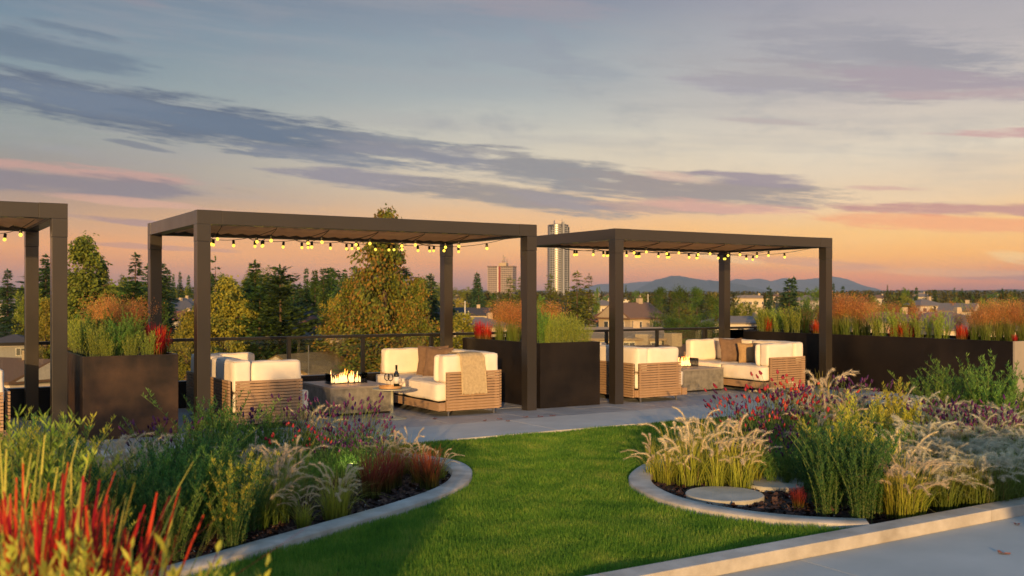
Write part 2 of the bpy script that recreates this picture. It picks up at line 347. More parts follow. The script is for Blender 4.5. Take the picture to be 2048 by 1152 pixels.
def mountain(name, x0, x1, prof, d, base=-5, depth=1800, c=(.05, .06, .045), seed=1):
    """ridge whose skyline follows prof = [(px, py)...] at distance d, as a solid range with spurs"""
    n = 150; xs = np.linspace(x0, x1, n); py = np.interp(xs, [p[0] for p in prof], [p[1] for p in prof])
    r = np.random.default_rng(seed)
    jit = np.convolve(r.normal(0, 1, n + 8), np.ones(4) / 4, 'same')[4:-4] * 1.1 + np.convolve(r.normal(0, 1, n + 20), np.ones(9) / 9, 'same')[10:-10] * 1.3
    top = EYE + (HY - py + jit) * d / FPX
    fade = np.clip(np.minimum(np.arange(n), n - 1 - np.arange(n)) / 12, 0, 1); top = base + (top - base) * fade
    X = (xs - 1024) / FPX * d
    rows = 17; ks = np.linspace(-1, 1, rows); V = []
    for k in ks:
        prof_ = (1 - abs(k)) ** 0.85
        spur = 1 + .22 * (1 - abs(k)) * abs(k) * 4 * np.sin(X / 260 + 2.5 * k * 3 + r.uniform(0, 1)) + .12 * np.sin(X / 90 + 7 * k) * abs(k)
        V.append(np.stack([X * (1 + k * depth / d * .2), np.full(n, d) + k * depth + 160 * np.sin(X / 500), base + (top - base) * prof_ * spur], -1))
    V = np.concatenate(V); i, j = np.meshgrid(np.arange(rows - 1), np.arange(n - 1), indexing='ij')
    F = np.stack([i * n + j, i * n + j + 1, (i + 1) * n + j + 1, (i + 1) * n + j], -1).reshape(-1, 4)
    m = mat_plain(name + ' forest slopes', c, .95, c2=tuple(v * .45 for v in c), nscale=.004, det=12, bump=0)
    tag(link(name, mesh_arr(name, V, F, m, False)), kind='structure')
mountain('mountain', 1250, 1560, [(1250, 590), (1285, 574), (1310, 560), (1335, 553), (1356, 551), (1380, 556), (1405, 561), (1440, 564), (1480, 571), (1530, 580), (1560, 590)], 12000, seed=3, depth=1200, c=(.05, .065, .06))
mountain('mountains', 1100, 1790, [(1100, 592), (1160, 578), (1200, 568), (1240, 566), (1300, 563), (1400, 562), (1460, 561), (1475, 556), (1500, 560), (1520, 556), (1545, 562), (1575, 556), (1600, 559), (1640, 556), (1665, 552), (1690, 558), (1715, 570), (1740, 578), (1790, 592)], 15000, seed=5, depth=1500, c=(.09, .085, .085))
mountain('hills', -300, 1300, [(-300, 586), (0, 582), (300, 584), (600, 580), (900, 582), (1150, 580), (1300, 590)], 7000, seed=8, depth=800, c=(.05, .055, .035))
mountain('hills', 1500, 2500, [(1500, 590), (1700, 582), (1900, 580), (2100, 578), (2500, 586)], 6400, seed=9, depth=800, c=(.06, .05, .035))

# ------------------------------------------------------------------ vegetation generators
def ribbons(P, Wd, side):
    n, s, _ = P.shape; off = side[:, None, :] * Wd[:, :, None]
    V = np.stack([P - off, P + off], 2).reshape(-1, 3)
    b = (np.arange(n) * s * 2)[:, None] + (np.arange(s - 1) * 2)[None, :]
    F = np.stack([b, b + 1, b + 3, b + 2], -1).reshape(-1, 4); return V, F
def arcs(r, n, s, hmin, hmax, lean, base_r, droop, w):
    """n arching blades from a common tuft; returns spine points and t"""
    t = np.linspace(0, 1, s)[None, :]; az = r.uniform(0, 2 * np.pi, n); h = r.uniform(hmin, hmax, n)
    le = np.abs(r.normal(0, 1, n)) * lean + lean * .25; bz = r.uniform(0, base_r, n) ; ba = az + r.normal(0, .6, n)
    d = np.stack([np.cos(az), np.sin(az)], -1)
    out = (h * le)[:, None] * (t ** 1.6)
    z = h[:, None] * (t - droop * (le[:, None] + .2) * t ** 3.2)
    P = np.stack([bz[:, None] * np.cos(ba)[:, None] + d[:, :1] * out, bz[:, None] * np.sin(ba)[:, None] + d[:, 1:] * out, z], -1)
    side = np.stack([-np.sin(az + r.normal(0, .5, n)), np.cos(az), np.zeros(n)], -1); side /= np.linalg.norm(side, axis=1)[:, None]
    Wd = w * (1 - .85 * np.broadcast_to(t, (n, s)) ** 1.5) * r.uniform(.7, 1.3, n)[:, None]
    return P, Wd, side, np.broadcast_to(t, (n, s))
def bristles(r, C, D, n_per, length, width, spread):
    """C (n,3) centres along plumes, D (n,3) plume direction: hair triangles fanning out and forward"""
    n = len(C) * n_per; C = np.repeat(C, n_per, 0); D = np.repeat(D, n_per, 0)
    rnd = r.normal(0, 1, (n, 3)); rnd -= (rnd * D).sum(1)[:, None] * D; rnd /= np.linalg.norm(rnd, axis=1)[:, None] + 1e-6
    dirv = D * r.uniform(.5, 1.2, n)[:, None] + rnd * spread; dirv /= np.linalg.norm(dirv, axis=1)[:, None]
    sd_ = np.cross(dirv, D); sd_ /= np.linalg.norm(sd_, axis=1)[:, None] + 1e-6
    L_ = length * r.uniform(.6, 1.2, n)[:, None]
    a = C - sd_ * width; b = C + sd_ * width; c = C + dirv * L_ + np.array([0, 0, -.15]) * L_ * .3
    return np.stack([a, b, c], 1).reshape(-1, 3), np.arange(3 * n).reshape(-1, 3)
def leaves(r, C, D, length, width, up=.3, vary=.35):
    """diamond leaves at C pointing along D"""
    n = len(C); D = D / (np.linalg.norm(D, axis=1)[:, None] + 1e-9)
    s_ = np.cross(D, np.array([0, 0, 1.0]) + r.normal(0, .4, (n, 3))); s_ /= np.linalg.norm(s_, axis=1)[:, None] + 1e-9
    L_ = (length * r.uniform(1 - vary, 1 + vary, n))[:, None]; w = (width * r.uniform(.7, 1.3, n))[:, None]
    a = C; m_ = C + D * L_ * .5; tip = C + D * L_ + np.array([0, 0, 1.0]) * L_ * .1 * up
    V = np.stack([a, m_ - s_ * w, tip, m_ + s_ * w], 1).reshape(-1, 3); return V, np.arange(4 * n).reshape(-1, 4)
def join(parts):
    Vs, Fs, k = [], [], 0
    for V, F in parts: Vs.append(V); Fs.append(F + k); k += len(V)
    return np.concatenate(Vs), np.concatenate(Fs)

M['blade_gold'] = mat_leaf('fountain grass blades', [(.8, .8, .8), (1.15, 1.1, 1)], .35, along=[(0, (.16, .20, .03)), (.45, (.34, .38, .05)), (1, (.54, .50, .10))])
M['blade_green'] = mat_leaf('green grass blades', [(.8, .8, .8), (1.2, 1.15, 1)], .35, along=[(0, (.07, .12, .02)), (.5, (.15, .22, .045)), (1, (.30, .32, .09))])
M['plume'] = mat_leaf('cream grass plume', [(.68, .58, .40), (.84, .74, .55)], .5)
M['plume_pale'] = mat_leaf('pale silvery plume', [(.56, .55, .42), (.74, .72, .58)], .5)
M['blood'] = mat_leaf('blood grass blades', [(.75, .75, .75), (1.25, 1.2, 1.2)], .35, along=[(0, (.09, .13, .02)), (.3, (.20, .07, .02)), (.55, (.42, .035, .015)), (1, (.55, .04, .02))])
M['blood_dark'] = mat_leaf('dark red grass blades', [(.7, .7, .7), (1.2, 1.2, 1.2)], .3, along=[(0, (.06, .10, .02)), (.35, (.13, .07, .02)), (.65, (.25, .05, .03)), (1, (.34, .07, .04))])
M['leaf_green'] = mat_leaf('narrow green leaves', [(.07, .16, .03), (.14, .29, .055), (.24, .40, .09)], .42)
M['leaf_blue'] = mat_leaf('deep green leaves', [(.035, .10, .03), (.06, .17, .045), (.11, .24, .06)], .35)
M['leaf_gold'] = mat_leaf('yellow green leaves', [(.38, .42, .05), (.56, .54, .07), (.66, .61, .11)], .5)
M['leaf_lime'] = mat_leaf('lime leaves', [(.24, .36, .045), (.38, .48, .07), (.50, .54, .10)], .45)
M['stem'] = mat_plain('green stem', (.12, .17, .05), .7)
M['stem_tan'] = mat_plain('tan stem', (.25, .19, .08), .7)
M['lav'] = mat_leaf('purple flower spike', [(.055, .015, .075), (.09, .025, .12), (.15, .035, .14)], .2)
M['knaut'] = mat_leaf('crimson flower head', [(.26, .02, .035), (.40, .035, .05), (.50, .10, .07)], .2)
M['haze_orange'] = mat_leaf('orange seed heads', [(.42, .16, .05), (.62, .26, .08), (.75, .38, .14)], .4)

def g_fountain(seed, h=.6, blades=150, plumes=9, mat_b='blade_gold', mat_p='plume', arch=1.0):
    r = np.random.default_rng(seed)
    P, Wd, sd_, t = arcs(r, blades, 6, h * .4, h * 1.12, .42, .13, .40, .0040)
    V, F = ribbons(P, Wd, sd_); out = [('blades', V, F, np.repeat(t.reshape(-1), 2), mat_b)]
    P, Wd, sd_, t = arcs(r, plumes + 3, 12, h * .75, h * 1.25, .24 * arch, .10, .2, .0018)
    hd = P[:, -1, :2] - P[:, 0, :2]; hd /= np.linalg.norm(hd, axis=1)[:, None] + 1e-6; plumes += 3; hk = r.uniform(.6, 1.5, plumes)[:, None] * h     # nodding tips
    P[:, :, :2] += hd[:, None, :] * (t ** 5)[:, :, None] * hk[:, None] * .17; P[:, :, 2] -= (t ** 6) * hk * .17
    Vs, Fs = ribbons(P[:, :8], Wd[:, :8] * 0 + .0016, sd_)
    out.append(('stems', Vs, Fs, None, 'stem_tan'))
    Cs, Ds, = [], []
    for i in range(plumes):
        a = P[i, 7:]; seg = np.linspace(0, len(a) - 1.001, 16); k = seg.astype(int); f = (seg - k)[:, None]
        c = a[k] * (1 - f) + a[k + 1] * f; dd = a[k + 1] - a[k]; dd /= np.linalg.norm(dd, axis=1)[:, None] + 1e-9
        Cs.append(c); Ds.append(dd)
    V, F = bristles(r, np.concatenate(Cs), np.concatenate(Ds), 13, .040, .0019, .62)
    out.append(('plumes', V, F, None, mat_p)); return out
def g_blood(seed, h=.4, n=150, mat='blood', w=.005, lean=.2):
    r = np.random.default_rng(seed); P, Wd, sd_, t = arcs(r, n, 5, h * .55, h * 1.05, lean, .09, .18, w)
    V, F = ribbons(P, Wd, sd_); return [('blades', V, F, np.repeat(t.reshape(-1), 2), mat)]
def g_shrub(seed, h=.8, stems=20, per=105, lm='leaf_green', tip=None, tip_from=.65, spread=.27, ll=.034, lw=.0036, base_r=.10, lo=.05, side=0):
    r = np.random.default_rng(seed); s = 7
    P, Wd, sd_, t = arcs(r, stems, s, h * .55, h, spread, base_r, .08, .002)
    V, F = ribbons(P, Wd * 0 + .0025, sd_); Vb, Fb = ribbons(P, Wd * 0 + .0025, np.cross(sd_, [0, 0, 1.0]))
    out = [('stems', *join([(V, F), (Vb, Fb)]), None, 'stem')]
    Ls, Ts = [], []
    spines = [P[i] for i in range(stems)]
    for i in range(stems):            # side shoots
        for _ in range(side):
            k = r.integers(2, s - 1); b = P[i, k]; a_ = r.uniform(0, 2 * np.pi); ln = h * r.uniform(.12, .28)
            tt = np.linspace(0, 1, s)[:, None]; spines.append(b + np.array([math.cos(a_) * .45, math.sin(a_) * .45, .9]) * ln * tt)
    for q, a in enumerate(spines):
        n_ = per if q < stems else per // 3
        tq = np.sort(r.uniform(lo if q < stems else 0, 1, n_)) ** 1.05; seg = tq * (s - 1.001); k = seg.astype(int); f = (seg - k)[:, None]
        c = a[k] * (1 - f) + a[k + 1] * f; ph = r.uniform(0, 6.28) + np.arange(n_) * 2.4
        upw = .55 + .9 * tq
        D = np.stack([np.cos(ph), np.sin(ph), upw], -1)
        L_ = leaves(r, c, D, ll, lw)
        for kk in range(n_):
            pass
        (Ts if False else Ls).append((L_[0], tq if q < stems else tq * .5 + .45))
    V = np.concatenate([l[0] for l in Ls]).reshape(-1, 4, 3); tq = np.concatenate([l[1] for l in Ls])
    if tip:
        m_ = tq > tip_from
        for nm, mk, mt in (('leaves', ~m_, lm), ('tip_leaves', m_, tip)):
            v = V[mk].reshape(-1, 3); out.append((nm, v, np.arange(len(v)).reshape(-1, 4), None, mt))
    else:
        v = V.reshape(-1, 3); out.append(('leaves', v, np.arange(len(v)).reshape(-1, 4), None, lm))
    return out
def spikes(r, tops, dirs, hgt, rad, rings=5, n=6):
    """knobbly flower spikes"""
    Vs, Fs, k = [], [], 0
    for c, d in zip(tops, dirs):
        H = hgt * r.uniform(.7, 1.25); zz = np.linspace(0, 1, rings)
        rr = rad * np.array([.35, 1.0, .95, .75, .15])[:rings] * r.uniform(.8, 1.2)
        a = np.arange(n) * 2 * np.pi / n
        pts = []
        for i in range(rings):
            tw = i * .5; ri = rr[i] * (1 + .28 * (-1) ** (np.arange(n) + i))
            pts.append(np.stack([ri * np.cos(a + tw), ri * np.sin(a + tw), np.full(n, zz[i] * H)], -1))
        pts = np.concatenate(pts) ; pts[:, :2] += d[:2] * pts[:, 2:3]; pts += c
        i, j = np.meshgrid(np.arange(rings - 1), np.arange(n), indexing='ij'); j2 = (j + 1) % n
        F = np.stack([i * n + j, i * n + j2, (i + 1) * n + j2, (i + 1) * n + j], -1).reshape(-1, 4)
        Vs.append(pts); Fs.append(F + k); k += len(pts)
    return np.concatenate(Vs), np.concatenate(Fs)
def g_flower(seed, h=.6, stems=26, mound=.55, fm='lav', fh=.044, fr=.010, lm='leaf_green', spread=.34, leaves_n=900, fm2=None, two=.0):
    r = np.random.default_rng(seed)
    P, Wd, sd_, t = arcs(r, stems, 6, h * .62, h, spread, .1, .03, .002)
    V, F = ribbons(P, Wd * 0 + .0018, sd_); Vb, Fb = ribbons(P, Wd * 0 + .0018, np.cross(sd_, [0, 0, 1.0]))
    out = [('stems', *join([(V, F), (Vb, Fb)]), None, 'stem')]
    a = r.uniform(0, 6.28, leaves_n); q = r.uniform(0, 1, leaves_n) ** .6; zz = r.uniform(.02, 1, leaves_n)
    rad = (.10 + .17 * q) * (.5 + .8 * zz); C = np.stack([rad * np.cos(a), rad * np.sin(a), zz * h * mound * (1.05 - .35 * q)], -1)
    D = np.stack([np.cos(a) * .5 + r.normal(0, .25, leaves_n), np.sin(a) * .5 + r.normal(0, .25, leaves_n), r.uniform(.5, 1.2, leaves_n)], -1)
    V, F = leaves(r, C, D, .055, .0038); out.append(('leaves', V, F, None, lm))
    dirs = (P[:, -1] - P[:, -2]); dirs /= np.linalg.norm(dirs, axis=1)[:, None]
    V, F = spikes(r, P[:, -1] - np.array([0, 0, fh * .3]), dirs, fh, fr)
    if fm2:
        per = 30; n2 = int(stems * two); V2 = V[:n2 * per]; F2 = F[F.max(1) < n2 * per]; V1 = V[n2 * per:]; F1 = F[F.min(1) >= n2 * per] - n2 * per
        out.append(('flower_heads', V1, F1, None, fm)); out.append(('crimson_flower_heads', V2, F2, None, fm2))
    else: out.append(('flower_heads', V, F, None, fm))
    return out
def g_switch(seed, h=1.0, n=170, seeds=4200, sm='haze_orange', spread=.26, bm='blade_green', rad=.34):
    r = np.random.default_rng(seed); P, Wd, sd_, t = arcs(r, n, 6, h * .38, h * .70, spread, .11, .22, .0035)
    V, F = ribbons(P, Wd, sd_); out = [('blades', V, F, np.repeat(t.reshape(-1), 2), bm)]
    P, Wd, sd_, t = arcs(r, 60, 6, h * .75, h, spread * .9, .07, .1, .0012)
    V, F = ribbons(P, Wd * 0 + .0011, sd_); out.append(('stems', V, F, None, 'stem_tan'))
    k = r.integers(0, 60, seeds); tt = r.uniform(2.6, 4.99, seeds); i0 = tt.astype(int); f = (tt - i0)[:, None]
    C = P[k, i0] * (1 - f) + P[k, np.minimum(i0 + 1, 5)] * f + r.normal(0, 1, (seeds, 3)) * np.array([.055, .055, .045]) * h
    D = r.normal(0, 1, (seeds, 3)) + np.array([0, 0, .6])
    V, F = leaves(r, C, D, .026, .0036); out.append(('seed_heads', V, F, None, sm)); return out

PROTO = {}
def proto(key, name, gens, cat):
    """gens: list of variants, each a list of (part, V, F, t, material); keeps meshes only"""
    PROTO[key] = (name, cat, [[(p, mesh_arr(name + '_' + p, V, F, M[mt], False, t)) for p, V, F, t, mt in g if len(F)] for g in gens])
def plant(key, loc, h, label, group=None, var=None, wide=1.0, href=None, parts=True):
    name, cat, vs = PROTO[key]; var = random.randrange(len(vs)) if var is None else var % len(vs)
    o = thing(name, label, cat, loc, random.uniform(0, 6.28), group)
    s = h / (href or HREF[key]); o.scale = (s * wide, s * wide, s)
    o['kind'] = 'thing'
    for p, me in vs[var]: link(p, me, o)['kind'] = 'stuff'
    return o
HREF = dict(fountain=.72, fountain_pale=.72, fountain_green=.72, blood=.42, blood_dark=.42, shrub=.8, shrub_gold=.8, shrub_deep=.8, shrub_tip=.8, shrub_lime=.8, lavender=.6, knautia=.62, mixed=.62, switch=1.0, switch_red=1.0, reed=.6, near_blood=.9, near_gold=.9, near_lime=.9)

proto('fountain', 'fountain_grass', [g_fountain(10 + i, .6) for i in range(4)], 'ornamental grass')
proto('fountain_pale', 'feather_grass', [g_fountain(20 + i, .6, 200, 14, 'blade_green', 'plume_pale', 1.2) for i in range(4)], 'ornamental grass')
proto('fountain_green', 'fountain_grass', [g_fountain(30 + i, .6, 200, 5, 'blade_green', 'plume') for i in range(3)], 'ornamental grass')
proto('blood', 'blood_grass', [g_blood(40 + i) for i in range(3)], 'red grass')
proto('blood_dark', 'red_grass', [g_blood(44 + i, mat='blood_dark', lean=.34) for i in range(3)], 'red grass')
proto('shrub', 'leafy_shrub', [g_shrub(50 + i, side=2) for i in range(4)], 'shrub')
proto('shrub_deep', 'leafy_shrub', [g_shrub(55 + i, lm='leaf_blue', stems=32, per=115, side=2, spread=.24) for i in range(3)], 'shrub')
proto('shrub_tip', 'leafy_shrub', [g_shrub(60 + i, lm='leaf_blue', tip='leaf_gold', tip_from=.80, side=2) for i in range(4)], 'shrub')
proto('shrub_gold', 'golden_shrub', [g_shrub(70 + i, lm='leaf_lime', tip='leaf_gold', tip_from=.45, spread=.10, stems=8, per=110, ll=.04, lw=.005, base_r=.05, side=2) for i in range(4)], 'shrub')
proto('shrub_lime', 'lime_shrub', [g_shrub(80 + i, lm='leaf_lime', stems=20, per=85, spread=.2, ll=.036, lw=.004, side=1) for i in range(4)], 'shrub')
proto('lavender', 'lavender', [g_flower(90 + i) for i in range(4)], 'lavender')
proto('knautia', 'crimson_flower', [g_flower(100 + i, h=.62, stems=14, fm='knaut', fh=.036, fr=.012, mound=.5) for i in range(3)], 'flower')
proto('mixed', 'crimson_and_purple_flower', [g_flower(110 + i, h=.62, stems=24, fm='lav', fh=.042, fr=.011, fm2='knaut', two=.42) for i in range(4)], 'flower')
proto('switch', 'switch_grass', [g_switch(120 + i) for i in range(4)], 'ornamental grass')
proto('reed', 'reed_grass', [g_shrub(130 + i, h=.6, stems=60, per=22, lm='leaf_lime', spread=.2, ll=.06, lw=.0035, base_r=.16, lo=.2) for i in range(3)], 'ornamental grass')
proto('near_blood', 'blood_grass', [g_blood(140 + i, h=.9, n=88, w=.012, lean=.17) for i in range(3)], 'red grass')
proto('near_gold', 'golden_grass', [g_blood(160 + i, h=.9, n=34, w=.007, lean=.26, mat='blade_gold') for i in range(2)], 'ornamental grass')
proto('near_lime', 'lime_shrub', [g_shrub(150 + i, h=.9, stems=20, per=80, lm='leaf_lime', tip='leaf_gold', spread=.2, ll=.036, lw=.005, lo=.3, side=2) for i in range(2)], 'shrub')
def ordinal(i, n):
    if n == 1: return ''
    if i == 0: return 'leftmost'
    if i == n - 1: return 'rightmost'
    return ['second', 'third', 'fourth', 'fifth', 'sixth', 'seventh', 'eighth', 'ninth', 'tenth'][i - 1] + ' from left'

# ------------------------------------------------------------------ roof deck: podium, terrace, strip, path
def uvbox(name, u0, u1, v0, v1, z0, z1, mat, parent=None, bevel=0, kind=None):
    mb = MB().box(u0, u1, v0, v1, z0, z1)
    o = link(name, mb.mesh(name, mat, bevel=bevel), parent)
    if parent is None: o.location = O; o.rotation_euler = (0, 0, A)
    if kind: o['kind'] = kind
    return o
uvbox('ground_podium', -16, 22, -24, 3.25, -11.9, -.20, M['concrete'], kind='structure')
terrace = bpy.data.objects.new('terrace', None); col.objects.link(terrace); terrace.location = O; terrace.rotation_euler = (0, 0, A); terrace['kind'] = 'structure'
TL = .61
pm = MB().box(.003, TL - .003, .003, TL - .003, -.05, 0).mesh('paver', M['paver'], bevel=.003)
us = np.arange(-7.32, 12.2, TL); vs_ = np.arange(-.78, 3.0, TL)
link('bedding', MB().box(-7.4, 12.3, -.8, 3.1, -.15, -.02).mesh('bedding', M['soil']), terrace)
npv = 0
for i, u in enumerate(us):
    for j, v in enumerate(vs_):
        if 11.6 < u: continue
        link('paver', pm, terrace, (u, v + 0.002, random.uniform(-.0015, .0015)), (0, 0, 0)); npv += 1
strip = bpy.data.objects.new('pavement', None); col.objects.link(strip); strip.location = O; strip.rotation_euler = (0, 0, A); strip['kind'] = 'structure'
sm = MB().box(.003, 2.997, -2.0, -.785, -.14, .002).mesh('slab', M['concrete'], bevel=.006)
for k in range(-4, 5): link('slab', sm, strip, (k * 3.0 + .9, 0, 0))
path = bpy.data.objects.new('path', None); col.objects.link(path); path.location = O; path.rotation_euler = (0, 0, A); path['kind'] = 'structure'
pmh = MB().box(.003, 4.497, -13.5, -7.665, -.14, -.062).mesh('slab', M['path'], bevel=.004)
for k in range(-3, 4): link('slab', pmh, path, (k * 4.5 + 1.9, 0, 0))
uvbox('mulch_bed', -10, 16, -7.5, -2.004, -.19, -.05, M['mulch'], kind='structure')

def smooth(pts, n=8):
    pts = [np.array(p, float) for p in pts]; P = [2 * pts[0] - pts[1]] + pts + [2 * pts[-1] - pts[-2]]; out = []
    for i in range(1, len(P) - 2):
        for k in range(n):
            t = k / n; a, b, c, d = P[i - 1:i + 3]
            out.append(.5 * (2 * b + (c - a) * t + (2 * a - 5 * b + 4 * c - d) * t * t + (3 * b - a - 3 * c + d) * t ** 3))
    out.append(pts[-1]); return np.array(out)
LK = smooth([(.75, -2.0), (1.15, -2.35), (1.45, -2.8), (1.61, -3.18), (1.66, -3.5), (1.58, -3.87), (1.40, -4.22), (1.16, -4.54), (.84, -4.83), (.37, -5.13), (-.05, -5.35), (-.5, -5.57), (-.95, -5.79), (-1.3, -5.97), (-1.74, -6.19), (-2.4, -6.52), (-3.2, -6.95), (-4.0, -7.48)])
RK = smooth([(6.7, -2.0), (6.0, -2.75), (5.25, -3.4), (4.5, -3.92), (3.8, -4.27), (3.18, -4.55), (2.75, -4.86), (2.46, -5.18), (2.26, -5.55), (2.14, -5.99), (2.15, -6.41), (2.29, -6.85), (2.52, -7.2), (2.82, -7.48)])
def offset(pl, d):
    t = np.gradient(pl, axis=0); t /= np.linalg.norm(t, axis=1)[:, None]; nrm = np.stack([-t[:, 1], t[:, 0]], -1); return pl + nrm * d
LKi, RKi = offset(LK, -.19), offset(RK, .2)
def kerb(name, a, b, z1, label, z0=-.19):
    n = len(a); c = .008
    ring = lambda p, q, z, f: np.column_stack([p * (1 - f) + q * f, np.full(n, z)])
    rows = [ring(a, b, z0, 0), ring(a, b, z1 - c, 0), ring(a, b, z1, .05), ring(a, b, z1, .95), ring(a, b, z1 - c, 1), ring(a, b, z0, 1)]
    V = np.concatenate(rows); i, j = np.meshgrid(np.arange(5), np.arange(n - 1), indexing='ij')
    F = np.stack([i * n + j, i * n + j + 1, (i + 1) * n + j + 1, (i + 1) * n + j], -1).reshape(-1, 4)
    me = mesh_arr(name, V, F, M['kerb']); bm = bmesh.new(); bm.from_mesh(me); bmesh.ops.recalc_face_normals(bm, faces=bm.faces); bm.to_mesh(me); bm.free()
    o = link(name, me); o.location = O; o.rotation_euler = (0, 0, A); tag(o, kind='structure'); return o
kerb('kerb', LK, LKi, .022, '')
kerb('kerb', RK, RKi, .022, '')
pk = bpy.data.objects.new('kerb', None); col.objects.link(pk); pk.location = O; pk.rotation_euler = (0, 0, A); pk['kind'] = 'structure'
km = MB().box(.0015, 3.5985, -7.66, -7.485, -.19, .024).mesh('kerb_stone', M['kerb'], bevel=.008)
for k in range(-3, 4): link('kerb_stone', km, pk, (k * 3.6 + .4, 0, 0))

def inpoly(P, poly):
    x, y = P[:, 0], P[:, 1]; r = np.zeros(len(P), bool); j = len(poly) - 1
    for i in range(len(poly)):
        xi, yi = poly[i]; xj, yj = poly[j]
        c = ((yi > y) != (yj > y)) & (x < (xj - xi) * (y - yi) / (yj - yi + 1e-12) + xi); r ^= c; j = i
    return r
LAWN = np.concatenate([LK, RK[::-1]])
base = bpy.data.meshes.new('lawn'); base.from_pydata([(p[0], p[1], -.044) for p in LAWN], [], [tuple(range(len(LAWN)))]); base.materials.append(M['lawn_base'])
lo = link('lawn', base); lo.location = O; lo.rotation_euler = (0, 0, A); lo['kind'] = 'structure'
def uv2w(P): return np.stack([O.x + P[:, 0] * CA - P[:, 1] * SA, O.y + P[:, 0] * SA + P[:, 1] * CA], -1)
def lawn_grass():
    r = rng; n = 900000
    P = np.stack([r.uniform(-4, 6.8, n), r.uniform(-7.49, -1.99, n)], -1); P = P[inpoly(P, LAWN)]
    w = uv2w(P); d = w[:, 1]; keep = (np.abs(w[:, 0]) < d * .54 + .3) & (d > 5.3) & (r.uniform(0, 1, len(P)) < np.clip(8.2 / d, 0, 1) ** 1.3)
    P = P[keep]; d = d[keep]; n = len(P)
    hgt = r.uniform(.026, .062, n) * (1 + .25 * np.sin(P[:, 0] * 5.3 + np.sin(P[:, 1] * 3.1) * 2) * np.sin(P[:, 1] * 4.1)); az = r.uniform(0, 6.283, n); ln = np.abs(r.normal(0, .35, n)) * hgt
    wd = .0021 * np.clip(d / 6.5, 1, 1.8); sa = az + 1.57 + r.normal(0, .6, n)
    B = np.column_stack([P, np.full(n, -.044)]); s_ = np.column_stack([np.cos(sa), np.sin(sa), np.zeros(n)]) * wd[:, None]
    mid = B + np.column_stack([np.cos(az) * ln * .35, np.sin(az) * ln * .35, hgt * .55])
    tip = B + np.column_stack([np.cos(az) * ln, np.sin(az) * ln, hgt])
    V = np.stack([B - s_, mid - s_ * .8, tip, mid + s_ * .8, B + s_], 1).reshape(-1, 3)
    F = np.arange(5 * n).reshape(-1, 5)
    m = mat_leaf('lawn blades', [(.058, .155, .022), (.095, .235, .028), (.14, .30, .036), (.24, .36, .05), (.32, .38, .10)], .45, .5, patch=2.6)
    o = link('lawn_grass', mesh_arr('lawn_grass', V, F, m)); o.location = O; o.rotation_euler = (0, 0, A)
    tag(o, 'short mown green lawn between the two curved beds', 'grass', kind='stuff')
lawn_grass()
LBED = np.concatenate([LKi, np.array([(-10, -7.48), (-10, -2.01)])]); RBED = np.concatenate([RKi, np.array([(15, -7.48), (15, -2.01)])])
def chips():
    for nm, poly, lab, box in (('bark_mulch', LBED, 'dark bark mulch in the left bed', (-4.5, 1.6, -7.4, -2.1)), ('bark_mulch', RBED, 'dark bark mulch around the stepping stones', (2.2, 9, -7.47, -2.1))):
        r = rng; n = 60000; P = np.stack([r.uniform(box[0], box[1], n), r.uniform(box[2], box[3], n)], -1); P = P[inpoly(P, poly)]
        w = uv2w(P); P = P[(w[:, 1] > 5.5) & (np.abs(w[:, 0]) < w[:, 1] * .54 + .2)][:26000]; n = len(P)
        L_ = np.abs(r.normal(.012, .012, n)) + .005; a = r.uniform(0, 6.28, n); til = r.normal(0, .35, (n, 2))
        C = np.column_stack([P, r.uniform(-.05, -.028, n)])
        e = np.column_stack([np.cos(a), np.sin(a), til[:, 0]]) * L_[:, None]; f = np.column_stack([-np.sin(a), np.cos(a), til[:, 1]]) * (L_ * r.uniform(.25, .7, n))[:, None]
        V = np.stack([C - e - f * .7, C + e * .8 - f, C + e + f * .6, C - e * .7 + f], 1).reshape(-1, 3)
        V[:, 2] += r.normal(0, .002, len(V)); k = n // 25; V3 = V.reshape(-1, 4, 3)
        for q, (vv, m) in enumerate(((V3[k:], CHIP), (V3[:k], SPECK))):
            if q: c = vv.mean(1, keepdims=True); vv = c + (vv - c) / (np.abs(vv - c).max((1, 2), keepdims=True) + 1e-6) * .006 + np.array([0, 0, .006])
            vv = vv.reshape(-1, 3); o = link('bark_mulch' if not q else 'perlite_specks', mesh_arr('mulch', vv, np.arange(len(vv)).reshape(-1, 4), m))
            o.location = O; o.rotation_euler = (0, 0, A); tag(o, lab if not q else lab.replace('dark bark mulch', 'small white specks on the mulch'), 'mulch', kind='stuff')
CHIP = mat_leaf('bark chips', [(.018, .011, .010), (.035, .02, .018), (.06, .032, .026), (.10, .06, .045)], 0.0, .9)
SPECK = mat_plain('white specks', (.6, .6, .57), .8)
chips()

# stepping stones
for px, py, rad, lab in ((1449, 990.5, .325, 'round concrete stepping stone nearest the lawn kerb'), (1545, 966, .31, 'round concrete stepping stone in the middle of three'), (1612, 944, .30, 'round concrete stepping stone farthest back, half under plants')):
    d = (EYE + .02) * FPX / (py - HY); c = at(px, d)
    me = MB().lathe([(rad - .012, -.12), (rad, -.10), (rad, .002), (rad - .008, .010)], 56).mesh('stepping_stone', M['stone_disc'])
    o = link('stepping_stone', me, None, (c.x, c.y, -.014)); tag(o, lab, 'stepping stone', 'round stepping stones in the bed')

# ------------------------------------------------------------------ unseen block added behind the viewer to shade the right bed
shade_root = bpy.data.objects.new('shade_block', None); col.objects.link(shade_root); shade_root['kind'] = 'structure'
MB().box(3.5, 15, -9, -3.2, -.19, 1.66).build('shade_block_body', mat_plain('shade block render', (.30, .27, .23), .8), shade_root)
MB().box(3.3, 15.2, -9.2, -3.0, 1.662, 1.80).build('shade_block_top', M['bronze'], shade_root)

